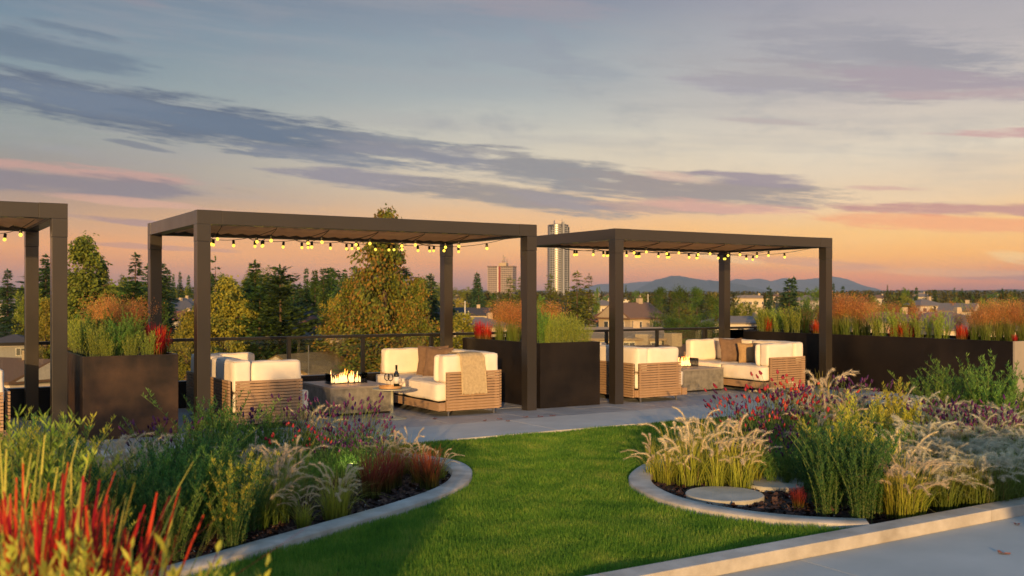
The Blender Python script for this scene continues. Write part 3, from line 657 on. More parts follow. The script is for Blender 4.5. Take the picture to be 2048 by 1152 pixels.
# ------------------------------------------------------------------ pergolas
PL, PD, PH, PW = 4.8716, 2.7237, 2.697, .165
def pergola(u0, label, hooks):
    c = W(u0, 0); t = thing('pergola', label, 'pergola', c, A, 'bronze pergolas along the terrace edge')
    m = M['bronze']; sl = .0025
    for x in (0, PL - PW):
        for y in (0, PD - PW):
            p = MB().box(x + sl, x + PW - sl, y + sl, y + PW - sl, 0, PH - .17 - .21).build('post', m, t, bevel=.004)
            MB().box(x, x + PW, y, y + PW, PH - .17 - .208, PH - .172).build('post_sleeve', m, p, bevel=.003)
    bt = .17; j = .30
    for y in (0, PD - PW):
        b = MB().box(j, PL - j, y + sl, y + PW - sl, PH - bt, PH - sl).build('beam', m, t, bevel=.004)
        for x0, x1 in ((0, j - .002), (PL - j + .002, PL)):
            MB().box(x0, x1, y, y + PW, PH - bt - .001, PH).build('corner_cap', m, b, bevel=.003)
    for x in (0, PL - PW):
        MB().box(x + sl, x + PW - sl, PW + .001, PD - PW - .001, PH - bt, PH - sl).build('side_beam', m, t, bevel=.004)
    n = 22; wdt = (PL - 2 * PW) / n
    a = R(-16); lw = wdt * 1.08; th = .022
    prof = [(-lw / 2, -th / 2), (lw / 2, -th / 2), (lw / 2, th / 2), (-lw / 2, th / 2)]
    pr = [(px * math.cos(a) - pz * math.sin(a), px * math.sin(a) + pz * math.cos(a)) for px, pz in prof]
    me = MB().prism(pr, 'y', PW + .004, PD - PW - .004).mesh('louvre', M['louvre'])
    for k in range(n): link('louvre', me, t, (PW + (k + .5) * wdt, 0, PH - .095))
    # rail the louvres sit on
    for y0 in (PW + .001, PD - PW - .031): MB().box(PW + .001, PL - PW - .001, y0, y0 + .03, PH - bt + .002, PH - bt + .038).build('louvre_rail', m, t)
    return t
def string_light(u0, label, group):
    c = W(u0, 0); t = thing('string_light', label, 'string lights', c, A, group)
    hz = PH - .17; yf, yb = PW + .035, PD - PW - .06
    nz = 6; x0, x1 = .35, PL - .32; pts = []
    for k in range(nz):
        pts.append((x0 + (x1 - x0) * k / nz, yf)); pts.append((x0 + (x1 - x0) * (k + .5) / nz, yb))
    pts.append((x1, yf))
    bm_, so = None, None
    bulb = MB().lathe([(.004, .0), (.012, -.005), (.020, -.017), (.021, -.027), (.016, -.038), (.005, -.045)], 12).mesh('bulb', M['bulb'], True)
    sock = MB().lathe([(.010, .052), (.018, .046), (.019, .004), (.015, -.002)], 10).mesh('socket', M['socket'])
    cab = MB()
    for i in range(len(pts) - 1):
        (xa, ya), (xb, yb_) = pts[i], pts[i + 1]; L_ = math.hypot(xb - xa, yb_ - ya); sag = .09; q = []
        for s in np.linspace(0, 1, 17):
            q.append((xa + (xb - xa) * s, ya + (yb_ - ya) * s, hz - .012 - sag * (1 - (2 * s - 1) ** 2)))
        cab.tube(q, .0042, 5, cap=False)
        for s in (.18, .46, .76):
            p = Vector((xa + (xb - xa) * s, ya + (yb_ - ya) * s, hz - .012 - sag * (1 - (2 * s - 1) ** 2) - .055)); rz = random.uniform(0, 6)
            b = link('bulb', bulb, t, p, (random.uniform(-.12, .12), random.uniform(-.12, .12), rz)); link('socket', sock, b)
        cab.tube([q[0], (q[0][0], q[0][1], hz + .01)], .004, 5)
    cab.build('cable', M['cable'], t, True)
    return t
for u0, l1, l2 in ((-S3, 'dark bronze pergola cut off by the left edge of the photo', 'string of yellow festoon bulbs under the cut-off pergola'),
                   (0, 'dark bronze pergola over the sofas with wine bottle and throw', 'string of yellow festoon bulbs under the middle pergola'),
                   (S3, 'dark bronze pergola over the sunlit sofas, farthest from the viewer', 'string of yellow festoon bulbs under the farthest pergola')):
    pergola(u0, l1, 6); string_light(u0, l2, 'festoon bulb strings')

# ------------------------------------------------------------------ planters
def planter(u0, v0, w, d, h, mat, label, cat='planter', group='steel planters between pergolas', endmat=None):
    c = W(u0, v0); t = thing('planter', label, cat, c, A, group); th = .03
    MB().box(0, w, 0, th, 0, h).build('front_panel', endmat or mat, t, bevel=.002); MB().box(0, w, d - th, d, 0, h).build('back_panel', mat, t, bevel=.002)
    MB().box(-.001, th, th + .001, d - th - .001, 0.001, h - .001).build('side_panel', mat, t); MB().box(w - th, w + .001, th + .001, d - th - .001, .001, h - .001).build('side_panel', mat, t)
    MB().box(th, w - th, th, d - th, .3, h - .05).build('soil', M['soil'], t)
    return t
planter(-1.2655, .06, 1.06, 2.40, .965, M['corten'], 'rust brown planter under dark green shrubs and red grass, behind the left bed')
planter(5.0132, .1264, 1.0947, 2.3643, .965, M['corten_dark'], 'dark brown planter between the middle and far pergolas')
planter(11.5, -3.22, 1.35, 5.75, .965, M['corten_dark'], 'long dark planter with a pale grey end beyond the far pergola', endmat=M['planter_end'])

# ------------------------------------------------------------------ railing with glass
def railing():
    t = thing('glass_railing', 'long glass railing with black posts and top rail behind the pergolas', 'railing', W(0, 2.98), A)
    m = M['black_metal']; u0, u1 = -8.0, 12.9; top = 1.03
    MB().box(u0, u1, -.03, .035, top - .045, top).build('top_rail', m, t, bevel=.006)
    MB().box(u0, u1, -.02, .10, -.15, .36).build('parapet', m, t); MB().box(u0, u1, -.035, .115, .362, .40).build('coping', m, t, bevel=.004)
    pu = []
    for px in (578, 726, 863, 1213, 1314, 1407):
        k = (px - 1024) / FPX; v = 2.98
        pu.append((k * (O.y + v * CA) - O.x + v * SA) / (CA - k * SA))
    allp = [-7.4, -6.0, -4.65, -3.3, -1.94, -.6] + pu[:3] + [4.98, 6.2] + pu[3:] + [10.9, 12.3]
    allp = sorted(allp)
    pmx = MB().box(-.025, .025, -.025, .03, .40, top - .045).mesh('rail_post', m)
    for u in allp: link('rail_post', pmx, t, (u, 0, 0))
    for a, b in zip(allp[:-1], allp[1:]):
        MB().box(a + .04, b - .04, -.004, .006, .44, top - .06).build('glass_pane', M['glass'], t)
railing()

# ------------------------------------------------------------------ sofas
def cushion_mesh(name, sx, sy, sz, r=.045, puff=.008, mat='cushion', n=12, seed=0, wrinkle=.004):
    """soft box centred on x,y with its base at z=0"""
    rr = np.random.default_rng(seed); h = np.array([sx, sy, sz]) / 2; V = []; F = []; idx = {}
    g = np.linspace(-1, 1, n + 1); g = np.sign(g) * np.abs(g) ** .75
    def vid(p):
        k = tuple(np.round(p, 5))
        if k not in idx: idx[k] = len(V); V.append(p)
        return idx[k]
    for ax in range(3):
        for s in (-1, 1):
            for i in range(n):
                for j in range(n):
                    q = []
                    for a, b in ((i, j), (i + 1, j), (i + 1, j + 1), (i, j + 1)):
                        p = [0, 0, 0]; p[ax] = s; p[(ax + 1) % 3] = g[a]; p[(ax + 2) % 3] = g[b]; q.append(vid(tuple(p)))
                    F.append(q if s > 0 else q[::-1])
    P = np.array(V); c = P * h; rad = min(r, h.min() * .95); inner = np.clip(c, -(h - rad), h - rad); d = c - inner
    ln = np.linalg.norm(d, axis=1)[:, None]; d = np.where(ln > 1e-9, d / np.maximum(ln, 1e-9), P); out = inner + d * rad
    for ax in range(3):
        o1, o2 = (ax + 1) % 3, (ax + 2) % 3; b = (1 - P[:, o1] ** 2) * (1 - P[:, o2] ** 2)
        out[:, ax] += np.sign(P[:, ax]) * (np.abs(P[:, ax]) > .999) * b * puff * (0.35 if ax == 2 else 1)
    ph = rr.uniform(0, 6, 6)
    for ax in range(3):
        o1, o2 = (ax + 1) % 3, (ax + 2) % 3
        out[:, ax] += wrinkle * (np.sin(out[:, o1] * 17 + ph[ax] + 2 * np.sin(out[:, o2] * 9 + ph[ax + 3])))
    out[:, 2] += sz / 2 - out[:, 2].min() * 0 
    out[:, 2] -= out[:, 2].min()
    return mesh_arr(name, out, np.array(F), M[mat], True)
SL_H, SL_G = .0305, .0082
def sofa(u0, v0, mirror, label, seed=0):
    """local x across the depth (back at +x, or at -x when mirrored), local y along the length"""
    t = thing('sofa', label, 'sofa', W(u0, v0), A, 'slatted teak lounge sofas under the pergolas')
    Wd, Ln = 1.05, 2.2
    def X(a, b):
        return (Wd - b, Wd - a) if mirror else (a, b)
    def bx(name, x0, x1, y0, y1, z0, z1, mat, bev=0, par=t):
        x0, x1 = X(x0, x1); return MB().box(x0, x1, y0, y1, z0, z1).build(name, mat, par, bevel=bev)
    # platform rails
    bx('base_rail', .0, .03, .05, Ln - .05, .08, .19, M['teak'], .002); bx('base_rail', Wd - .05, Wd - .032, .05, Ln - .05, .08, .19, M['teak'])
    bx('base_rail', .0, Wd - .05, .032, .05, .08, .19, M['teak']); bx('base_rail', .0, Wd - .05, Ln - .05, Ln - .032, .08, .19, M['teak'])
    bx('platform', .031, Wd - .051, .051, Ln - .051, .13, .186, M['black_metal'])
    for k in range(6):
        bx('corner_block', .002 + k * .017, .016 + k * .017, -.001, .031, .08, .19, M['teak'])
    # slats: front arm, far arm, back
    x0, x1 = X(.125, .975); sa = MB().box(x0, x1, 0, .028, 0, SL_H).mesh('slat', M['teak'])
    y0, y1 = .075, Ln - .075; sx0, sx1 = X(Wd - .028, Wd); sb = MB().box(sx0, sx1, y0, y1, 0, SL_H).mesh('slat', M['teak'])
    n = 14
    for k in range(n):
        z = .075 + k * (SL_H + SL_G)
        link('slat', sa, t, (0, 0, z)); link('slat', sa, t, (0, Ln - .028, z)); link('slat', sb, t, (0, 0, z))
    top = .075 + n * (SL_H + SL_G) - SL_G
    bx('slat_gap_shade', .14, .965, .046, .050, .08, top - .01, M['black_metal']); bx('slat_gap_shade', Wd - .052, Wd - .048, .09, Ln - .09, .195, top - .01, M['black_metal'])  # dark sheets added behind the slats so their gaps look shaded
    for ya in (.029, Ln - .047):
        for xa in (.16, .54, .92): bx('slat_support', xa, xa + .03, ya, ya + .018, .08, top - .004, M['teak'])
    for yb in (.12, .75, 1.4, 2.05): bx('slat_support', Wd - .047, Wd - .029, yb, yb + .03, .08, top - .004, M['teak'])
    for xa, ya in ((.17, .05), (.90, .05), (.17, Ln - .09), (.90, Ln - .09)): bx('leg', xa, xa + .022, ya, ya + .022, 0, .13, M['steel_leg'])
    def cu(name, x0, x1, y0, y1, z, h, sd_, **k):
        a, b = X(x0, x1); me = cushion_mesh(name, b - a, y1 - y0, h, seed=sd_, **k); o = link(name, me, t, ((a + b) / 2, (y0 + y1) / 2, z))
        rr_ = k.get('r', .045) * .27; hx, hy = (b - a) / 2 - rr_, (y1 - y0) / 2 - rr_; cr = .02
        for zz in (h - rr_ + .001,):
            lp = []
            for qx, qy, a0 in ((hx - cr, hy - cr, 0), (-hx + cr, hy - cr, 1.571), (-hx + cr, -hy + cr, 3.1416), (hx - cr, -hy + cr, 4.712)):
                for q in (0, .785, 1.571): lp.append((qx + cr * math.cos(a0 + q), qy + cr * math.sin(a0 + q), zz))
            lp.append(lp[0]); MB().tube(lp, .0048, 5, cap=False).build('piping', M['piping'], o, True)
        return o
    mid = Ln / 2
    cu('seat_cushion', .008, .985, .062, mid - .003, .195, .255, seed + 1, r=.042, puff=.008); cu('seat_cushion', .008, .985, mid + .003, Ln - .06, .195, .255, seed + 2, r=.042, puff=.008)
    cu('back_cushion', .76, .992, .045, mid - .005, .455, .395, seed + 3, r=.048); cu('back_cushion', .76, .992, mid + .005, Ln - .045, .455, .395, seed + 4, r=.048)
    cu('arm_cushion', .115, .752, .056, .245, .452, .385, seed + 5, r=.045); cu('arm_cushion', .09, .752, .25, .345, .452, .375, seed + 6, r=.045)
    cu('arm_cushion', .115, .752, Ln - .235, Ln - .036, .452, .385, seed + 7, r=.045)
    return t
sofa(.40, .02, True, 'ivory sofa with teak slats, back turned to the left pergola post', 10)
sofa(3.245, -.03, False, 'ivory sofa with teak slats and a beige throw over its arm', 20)
sofa(S3 + .40, .0, True, 'sunlit ivory sofa behind the far pergola post, beside the small fire table', 30)
sofa(S3 + 3.20, .0, False, 'sunlit ivory sofa with three cushions against the long planter', 40)
sofa(3.245 - S3, -.03, False, 'ivory sofa at the left edge, mostly hidden by plants', 50)
def pillow(u, v, z, w, mat, label, lean, turn, name='throw_pillow'):
    n = 14; g = np.linspace(-1, 1, n + 1); X_, Y_ = np.meshgrid(g, g, indexing='ij')
    pin = 1 - .10 * (np.abs(X_) ** 3 * (1 - np.abs(Y_)) + np.abs(Y_) ** 3 * (1 - np.abs(X_)))
    th = .075 * ((1 - X_ ** 4) * (1 - Y_ ** 4)) ** .55 + .004 * np.sin(X_ * 7 + Y_ * 4)
    a = np.stack([X_ * w / 2 * pin, th, Y_ * w / 2 * pin], -1).reshape(-1, 3); b = a * np.array([1, -1, 1])
    i, j = np.meshgrid(np.arange(n), np.arange(n), indexing='ij'); F = np.stack([i * (n + 1) + j, (i + 1) * (n + 1) + j, (i + 1) * (n + 1) + j + 1, i * (n + 1) + j + 1], -1).reshape(-1, 4)
    V = np.concatenate([a, b]); F = np.concatenate([F[:, ::-1], F + len(a)])
    o = link(name, mesh_arr(name, V, F, M[mat], True), None, W(u, v, z + w / 2 * math.cos(lean) * .97)); o.rotation_euler = (lean, 0, A + turn)
    tag(o, label, 'pillow'); return o
pillow(3.88, 1.20, .45, .46, 'pillow_brown', 'grey brown pillow leaning in the sofa corner, front one of two', R(-16), R(-52))
pillow(3.95, 1.52, .45, .48, 'pillow_brown', 'darker brown pillow tilted behind the front pillow of the throw sofa', R(-20), R(-35))
pillow(S3 + 3.76, 1.38, .45, .46, 'pillow_brown', 'brown pillow standing at the back of the sunlit sofa', R(-16), R(-20))
pillow(S3 + 3.82, 1.02, .45, .38, 'pillow_tan', 'tan woven pillow in front on the sunlit sofa', R(-14), R(-26))
pillow(S3 + 3.92, .72, .45, .38, 'pillow_grey', 'slate grey pillow beside the tan one on the sunlit sofa', R(-12), R(-50))
def throw():
    w, n = .36, 16
    prof = [(.36, .60), (.358, .70), (.352, .80), (.33, .842), (.24, .858), (.14, .856), (.05, .846), (.012, .80), (.002, .70), (-.012, .615), (-.018, .50), (-.022, .40), (-.026, .30)]
    pr = smooth(prof, 4); V = []; m = len(pr)
    for side in (0, 1):
        for i in range(n + 1):
            s = i / n - .5
            for k, (y, z) in enumerate(pr):
                f = k / m; fl = 1 + .12 * f; off = .012 if side == 0 else 0
                wob = .006 * math.sin(s * 22 + k * .25)
                V.append((.50 + s * w * fl + .05 * f, y - (off if k > m * .55 else 0) - abs(wob) * (k > m * .6) - .002, z + (off if k < m * .6 else 0) + .004 * math.sin(s * 9) + (.012 * math.sin(s * 40) if k == m - 1 else 0)))
    F = []; st = (n + 1) * m
    for sd_ in (0, 1):
        for i in range(n):
            for k in range(m - 1): q = [sd_ * st + i * m + k, sd_ * st + (i + 1) * m + k, sd_ * st + (i + 1) * m + k + 1, sd_ * st + i * m + k + 1]; F.append(q)
    for k in range(m - 1): F.append([k, k + 1, st + k + 1, st + k]); F.append([n * m + k, n * m + k + 1, st + n * m + k + 1, st + n * m + k])
    o = link('throw_blanket', mesh_arr('throw_blanket', V, F, M['throw'], True), None, W(3.245, -.03)); o.rotation_euler = (0, 0, A)
    tag(o, 'beige wool throw hanging over the slatted sofa arm', 'throw')
throw()

# ------------------------------------------------------------------ fire tables, side table
def fire_table(u0, v0, w, d, h, label, seed, fl=.44):
    t = thing('fire_table', label, 'fire table', W(u0, v0), A, 'concrete fire tables')
    MB().box(.03, w - .03, .03, d - .03, 0.0, .03).build('plinth', M['black_metal'], t)
    MB().box(.002, w - .002, .002, d - .002, .03, h - .03).build('body', M['fire_stone'], t, bevel=.006)
    MB().box(0, w, 0, d, h - .0295, h).build('top', M['fire_top'], t, bevel=.004)
    cx, cy = w / 2, d / 2
    MB().box(cx - fl / 2 - .03, cx + fl / 2 + .03, cy - .07, cy + .07, h + .001, h + .012).build('burner', M['burner'], t)
    r = random.Random(seed)
    for k in range(26):
        x = cx - fl / 2 + fl * (k + .5) / 26 + r.uniform(-.008, .008); y = cy + r.uniform(-.035, .035); H = r.uniform(.08, .17) * (1.25 if k in (0, 24, 23) else 1)
        pts = []; ph = r.uniform(0, 6); lean = r.uniform(-.02, .02)
        for i in range(9):
            s = i / 8; pts.append((x + lean * s + .010 * math.sin(ph + s * 5) * s, y + .006 * math.sin(ph * 2 + s * 4) * s, h + .012 + H * s))
        rs = [.006, .011, .013, .012, .010, .008, .0055, .003, .0008]
        f = MB().tube(pts, rs, 6).build('flame', M['flame'], t, True)
        if r.random() < .35: MB().tube([(p[0], p[1], p[2] + .006) for p in pts[5:]] + [(pts[-1][0], pts[-1][1], pts[-1][2] + .03)], [.009, .007, .005, .003, .0006], 6).build('flame_tip', M['flame_tip'], f, True)
    for (x0, x1, y0, y1) in ((cx - .28, cx + .28, cy - .125, cy - .119), (cx - .28, cx + .28, cy + .119, cy + .125), (cx - .28, cx - .274, cy - .118, cy + .118), (cx + .274, cx + .28, cy - .118, cy + .118)):
        MB().box(x0, x1, y0, y1, h + .002, h + .15).build('wind_guard', M['clear'], t)
    l = bpy.data.lights.new('fire_glow', 'POINT'); l.energy = 9; l.color = (1, .48, .16); l.shadow_soft_size = .12
    lo_ = bpy.data.objects.new('fire_glow', l); col.objects.link(lo_); lo_.parent = t; lo_.location = (cx, cy, h + .22); lo_.visible_glossy = False
    return t
fire_table(2.0, .78, .93, 1.15, .40, 'concrete fire table with gas flames beside the round side table', 1)
fire_table(8.42, .86, .95, 1.12, .40, 'concrete fire table with gas flames between the two sunlit sofas', 2, .36)
sc_ = at(784, 13.6)
st = thing('side_table', 'small round khaki pedestal table holding a tray and bottle', 'side table', (sc_.x, sc_.y, 0))
MB().lathe([(.245, .395), (.262, .399), (.262, .409), (.255, .412)], 48).build('table_top', M['khaki'], st, False)
MB().lathe([(.019, .03), (.019, .394)], 20).build('stem', M['khaki'], st, True)
MB().lathe([(.20, 0), (.20, .008), (.12, .016), (.05, .034), (.024, .07), (.020, .10)], 48).build('foot', M['khaki'], st, True)
tr = thing('serving_tray', 'round bamboo serving tray under the wine bottle', 'tray', (sc_.x - .02, sc_.y - .01, .413))
MB().lathe([(.148, 0), (.152, .004), (.152, .008)], 36).build('tray_base', M['tray'], tr)
me_ = MB(); 
for k in range(36):
    a, b = 2 * math.pi * k / 36, 2 * math.pi * (k + 1) / 36
    me_.add([((.146 if q % 2 else .155) * math.cos(w_), (.146 if q % 2 else .155) * math.sin(w_), z_) for q, (w_, z_) in enumerate(((a, .008), (a, .008), (a, .034), (a, .034), (b, .008), (b, .008), (b, .034), (b, .034)))],
            [(0, 2, 6, 4), (1, 5, 7, 3), (2, 3, 7, 6)])
me_.build('rim', M['tray'], tr)
for sx in (-1, 1): MB().box(sx * .150 - .006, sx * .150 + .006, -.035, .035, .036, .046).build('handle', M['tray'], tr, bevel=.002)
wb = thing('wine_bottle', 'dark wine bottle with white label on the tray', 'bottle', (sc_.x + .062, sc_.y - .02, .4225))
MB().lathe([(.034, 0), (.0375, .004), (.0375, .17), (.034, .19), (.018, .215), (.0145, .23), (.0145, .29), (.0155, .291), (.0155, .302)], 28).build('glass_body', M['bottle'], wb, True)
MB().lathe([(.0381, .055), (.0381, .145)], 28).build('label', M['label'], wb, True); MB().lathe([(.0152, .245), (.0158, .29), (.0162, .303)], 16).build('foil', M['bottle'], wb)
for k, (dx, dy, lab) in enumerate(((-.07, .015, 'wine glass on the tray, farther from the bottle'), (-.015, -.05, 'wine glass on the tray next to the bottle'))):
    g = thing('wine_glass', lab, 'wine glass', (sc_.x + dx, sc_.y + dy, .4225), 0, 'wine glasses on the tray')
    MB().lathe([(.032, 0), (.032, .002), (.005, .008), (.0035, .02), (.0035, .08), (.006, .086)], 20).build('stem', M['clear'], g, True)
    MB().lathe([(.004, .086), (.028, .10), (.038, .125), (.037, .155), (.030, .185)], 24).build('bowl', M['clear'], g, True)
# fallen leaves
lfm = mat_leaf('fallen leaf', [(.16, .05, .04), (.22, .08, .06), (.14, .07, .06)], .1)
def fallen(px, py, z, s, label, group):
    d = (EYE - z) * FPX / (py - HY); c = at(px, d, z + .004)
    n = 14; a = np.arange(n) * 2 * np.pi / n; rr = s * (1 + .3 * np.cos(3 * a + random.random() * 6)); V = [(0, 0, .006)] + [(r_ * math.cos(q) * 1.4, r_ * math.sin(q) * .75, .002 + .012 * abs(math.sin(q * 2)) * (r_ > s)) for q, r_ in zip(a, rr)]
    me = bpy.data.meshes.new('fallen_leaf'); me.from_pydata(V, [], [(0, i + 1, (i + 1) % n + 1) for i in range(n)]); me.materials.append(lfm)
    o = link('fallen_leaf', me, None, c); o.rotation_euler = (0, 0, random.uniform(0, 6)); tag(o, label, 'leaf', group)
for px, py, s, lab in ((1663, 1097, .035, 'reddish fallen leaf on the path, leftmost'), (1717, 1090, .026, 'reddish fallen leaf on the path, second from left'), (1946, 1045, .026, 'brown fallen leaf on the path close to the kerb'), (2034, 1050, .02, 'dark fallen leaf on the path at the right edge'), (2006, 1108, .028, 'reddish fallen leaf lowest on the path')):
    fallen(px, py, -.062, s, lab, 'fallen leaves on the path')
for px, py in ((1052, 835), (1080, 834), (1105, 832), (1016, 843), (1000, 839), (970, 842), (870, 838)):
    fallen(px, py, .002, .03, 'small dry leaf lying on the terrace paving before the pergolas', 'fallen leaves on the terrace')
HAZE_D = 0.00005
# ------------------------------------------------------------------ plants
def hide_grp(items, key, cat_label, group, jx=0.0):
    pass
def row(key, spec, label, group, wide=1.0, z=-.045):
    """spec: (px, d, h); one label per plant, told apart by its place when few"""
    spec = sorted(spec); n = len(spec)
    for i, sp in enumerate(spec):
        px, d, h = sp[:3]; lab = label
        if 1 < n <= 10: lab = f'{label}, {ordinal(i, n)}'
        p = at(px, d, z); plant(key, p, h, lab, group, wide=wide)
def planter_v(px, u):
    k = (px - 1024) / FPX; return (O.x + u * CA - k * (O.y + u * SA)) / (SA + k * CA)
ZS = .915
def pp(key, u, v, h, label, group=None, wide=1.0): plant(key, W(u, v, ZS), h, label, group, wide=wide)
# left planter
for k, (v, h) in enumerate(((.25, .42), (.75, .46), (1.3, .48), (1.9, .5))): pp('reed', -1.08, v, h, 'bright lime reed grass along the left rim of the rust planter, ' + ordinal(k, 4), 'lime reeds in the rust planter')
for k, (u, v, h) in enumerate(((-.85, .35, .52), (-.62, .45, .55), (-.95, .95, .6), (-.6, 1.1, .6), (-.85, 1.6, .6))): pp('shrub', u, v, h, 'dark green fine-leaved shrub in the rust planter', 'dark shrubs in the rust planter', 1.1)
for k, (u, v, h) in enumerate(((-.72, .18, .30), (-.52, .2, .34), (-.98, .17, .25))): pp('reed', u, v, h, 'low lime reed grass at the front rim of the rust planter, ' + ordinal(k, 3), 'low lime reeds in front of the rust planter')
for k, (u, v, h) in enumerate(((-.42, .24, .34), (-.30, .5, .42), (-.30, .95, .45))): pp('blood', u, v, h, 'scarlet blood grass at the right end of the rust planter, ' + ['in front', 'in the middle', 'behind'][k], 'blood grass in the rust planter', 1.0)
for k, (u, v, h) in enumerate(((-.75, 1.7, .80), (-.45, 1.55, .76), (-.6, 2.2, .8), (-.35, 2.1, .74))): pp('switch', u, v, h, 'airy orange switch grass at the back of the rust planter', 'switch grass in the rust planter')
# middle planter
for k, (u, v, h) in enumerate(((5.2, 2.25, .40), (5.2, 1.98, .36))): pp('blood', u, v, h, ('scarlet', 'orange red')[k] + ' blood grass at the far left corner of the middle planter', 'blood grass in the middle planter')
for k, (u, v, h) in enumerate(((5.3, 1.75, .72), (5.35, 1.35, .72), (5.6, 1.9, .72), (5.3, .95, .6), (5.75, 1.45, .70), (5.75, .95, .70))): pp('switch', u, v, h, 'orange switch grass with green blades in the middle planter', 'switch grass in the middle planter')
pp('shrub', 5.17, .34, .62, 'dark green upright shrub beside the pergola post in the middle planter')
pp('shrub_lime', 5.26, .30, .56, 'tall lime shrub right of the dark shrub in the middle planter', wide=.7)
for k, (u, v, h) in enumerate(((5.32, .25, .40), (5.47, .27, .42), (5.62, .26, .45), (5.78, .28, .42), (5.93, .26, .32), (5.4, .55, .5), (5.6, .6, .5), (5.85, .62, .5))): pp('reed', u, v, h, 'bright lime reed grass at the front of the middle planter', 'lime reeds in the middle planter')
# long right planter: px, key, h
UU = 11.72
RP = [(1484, 'reed', .5), (1500, 'reed', .52), (1514, 'reed', .5), (1535, 'blood', .38), (1553, 'reed', .55), (1573, 'shrub_lime', .62), (1592, 'reed', .6), (1612, 'blood', .34), (1630, 'blood', .33), (1612, 'shrub_lime', .6),
      (1672, 'switch', .82), (1692, 'switch', .86), (1714, 'switch', .84), (1732, 'switch', .7), (1752, 'shrub_lime', .52), (1768, 'shrub_lime', .55), (1785, 'blood', .30), (1804, 'blood', .36), (1822, 'blood', .3), (1792, 'shrub_lime', .62), (1815, 'shrub_lime', .56),
      (1838, 'shrub_lime', .5), (1856, 'shrub_lime', .5), (1875, 'shrub_lime', .56), (1893, 'shrub_lime', .46), (1922, 'blood', .32), (1934, 'blood', .3), (1950, 'switch', .62), (1972, 'switch', .7), (1995, 'switch', .74), (2020, 'switch', .74), (2045, 'switch', .7), (2030, 'blood', .17)]
kinds = {'reed': 'pale green reed grass', 'blood': 'scarlet blood grass', 'switch': 'orange plumed switch grass', 'shrub_lime': 'lime leaved shrub'}
RPg = {}
for px, k, h in RP: RPg.setdefault(k, []).append((px, h))
for k, v in RPg.items():
    v.sort()
    for qi, (px, h) in enumerate(v):
        u = UU + random.uniform(-.06, .3) + (.2 if k == 'switch' else 0); z = ZS
        vv = min(planter_v(px, u), 2.35)
        if vv < -3.05: u += .0; vv = -3.0; u = (lambda kk: (O.x - vv * SA - kk * (O.y + vv * CA)) / (kk * SA - CA))((px - 1024) / FPX)
        plant(k, W(u, vv, z), h, f'{kinds[k]} in the long dark planter' + (', ' + ordinal(qi, len(v)) if len(v) <= 10 else ''), f'{kinds[k]} in the long planter')
for v in np.linspace(-2.9, 2.2, 13): plant('switch' if v > -2 else 'reed', W(12.45, v, ZS), random.uniform(.5, .72), 'hazy orange switch grass at the back of the long planter' if v > -2 else 'reed grass at the back corner of the long planter', 'grasses at the back of the long planter')

# ---- left bed
row('shrub_lime', [(0, 4.9, 1.17), (38, 5.0, 1.20), (70, 5.2, 1.02), (-45, 4.8, 1.2)], 'tall yellow green shrub crowding the left edge of the bed', 'yellow shrubs at the left edge')
row('shrub_tip', [(18, 5.6, 1.02), (75, 5.9, .98), (120, 6.2, .86), (150, 6.6, .74), (100, 7.4, .84)], 'green shrub with golden tips before the rust planter', 'gold tipped shrubs left')
row('shrub', [(135, 7.6, .78), (70, 7.8, .84), (20, 7.5, .85), (180, 7.0, .54), (205, 6.6, .50)], 'mid green leafy shrub in the left corner of the bed', 'green shrubs in the left corner')
row('fountain', [(230, 8.1, .72), (258, 7.8, .68), (285, 8.1, .72), (208, 7.7, .64), (245, 7.5, .58), (305, 7.8, .62)], 'cream plumed fountain grass in front of the rust planter', 'cream grasses before the rust planter')
row('shrub', [(432, 9.3, .86), (448, 9.0, .82), (402, 9.2, .70)], 'tall bright green rosemary-like shrub in front of the left sofa', 'tall green shrubs before the left sofa', 1.05)
row('shrub', [(528, 9.9, .66), (505, 9.6, .55), (545, 9.7, .58), (480, 9.4, .6)], 'green shrub below the slatted arm of the left sofa', 'green shrubs by the sofa arm')
row('shrub_deep', [(300, 7.3, .56), (340, 7.2, .62), (385, 7.4, .66), (420, 7.6, .68), (365, 6.7, .56), (325, 6.6, .54)], 'deep green bushy shrub in the heart of the left bed', 'deep green shrubs in the left bed')
row('shrub', [(250, 7.2, .46), (285, 7.0, .52), (318, 7.0, .70), (345, 6.9, .66), (372, 7.1, .68), (392, 6.85, .64), (300, 6.5, .6), (350, 6.4, .58), (270, 6.6, .6), (420, 7.0, .70), (445, 7.3, .72), (330, 7.7, .74), (385, 7.9, .76), (410, 8.3, .74)], 'dark green leafy shrub in the middle of the left bed', 'dark green shrubs mid left bed')
row('shrub_tip', [(478, 6.9, .66), (462, 6.7, .55), (500, 7.2, .60)], 'shrub with yellow tips rising beside the left kerb', 'yellow tipped shrubs near the left kerb')
row('fountain_green', [(520, 7.35, .50), (548, 7.5, .62), (562, 7.7, .56), (535, 8.0, .6)], 'loose green grass with few seed heads near the left kerb', 'green grasses near the left kerb')
row('fountain', [(556, 8.1, .62), (588, 8.5, .60)], 'cream fountain grass behind the loose green grass, left bed', 'cream grasses mid left bed')
row('knautia', [(575, 8.8, .58)], 'pinkish flower clump between grasses in the left bed', 'pinkish flowers in the left bed')
row('fountain', [(606, 7.38, .33)], 'short fountain grass with arching cream plumes by the kerb', None)
row('fountain', [(668, 7.62, .52), (680, 7.75, .48)], 'taller fountain grass with arching cream plumes by the kerb', 'two cream fountain grasses by the kerb')
row('blood_dark', [(742, 8.45, .42), (768, 8.7, .40), (785, 8.95, .40), (858, 8.85, .42), (840, 9.1, .36)], 'dark red grass tuft on mulch at the tip of the left bed', 'dark red grasses at the bed tip')
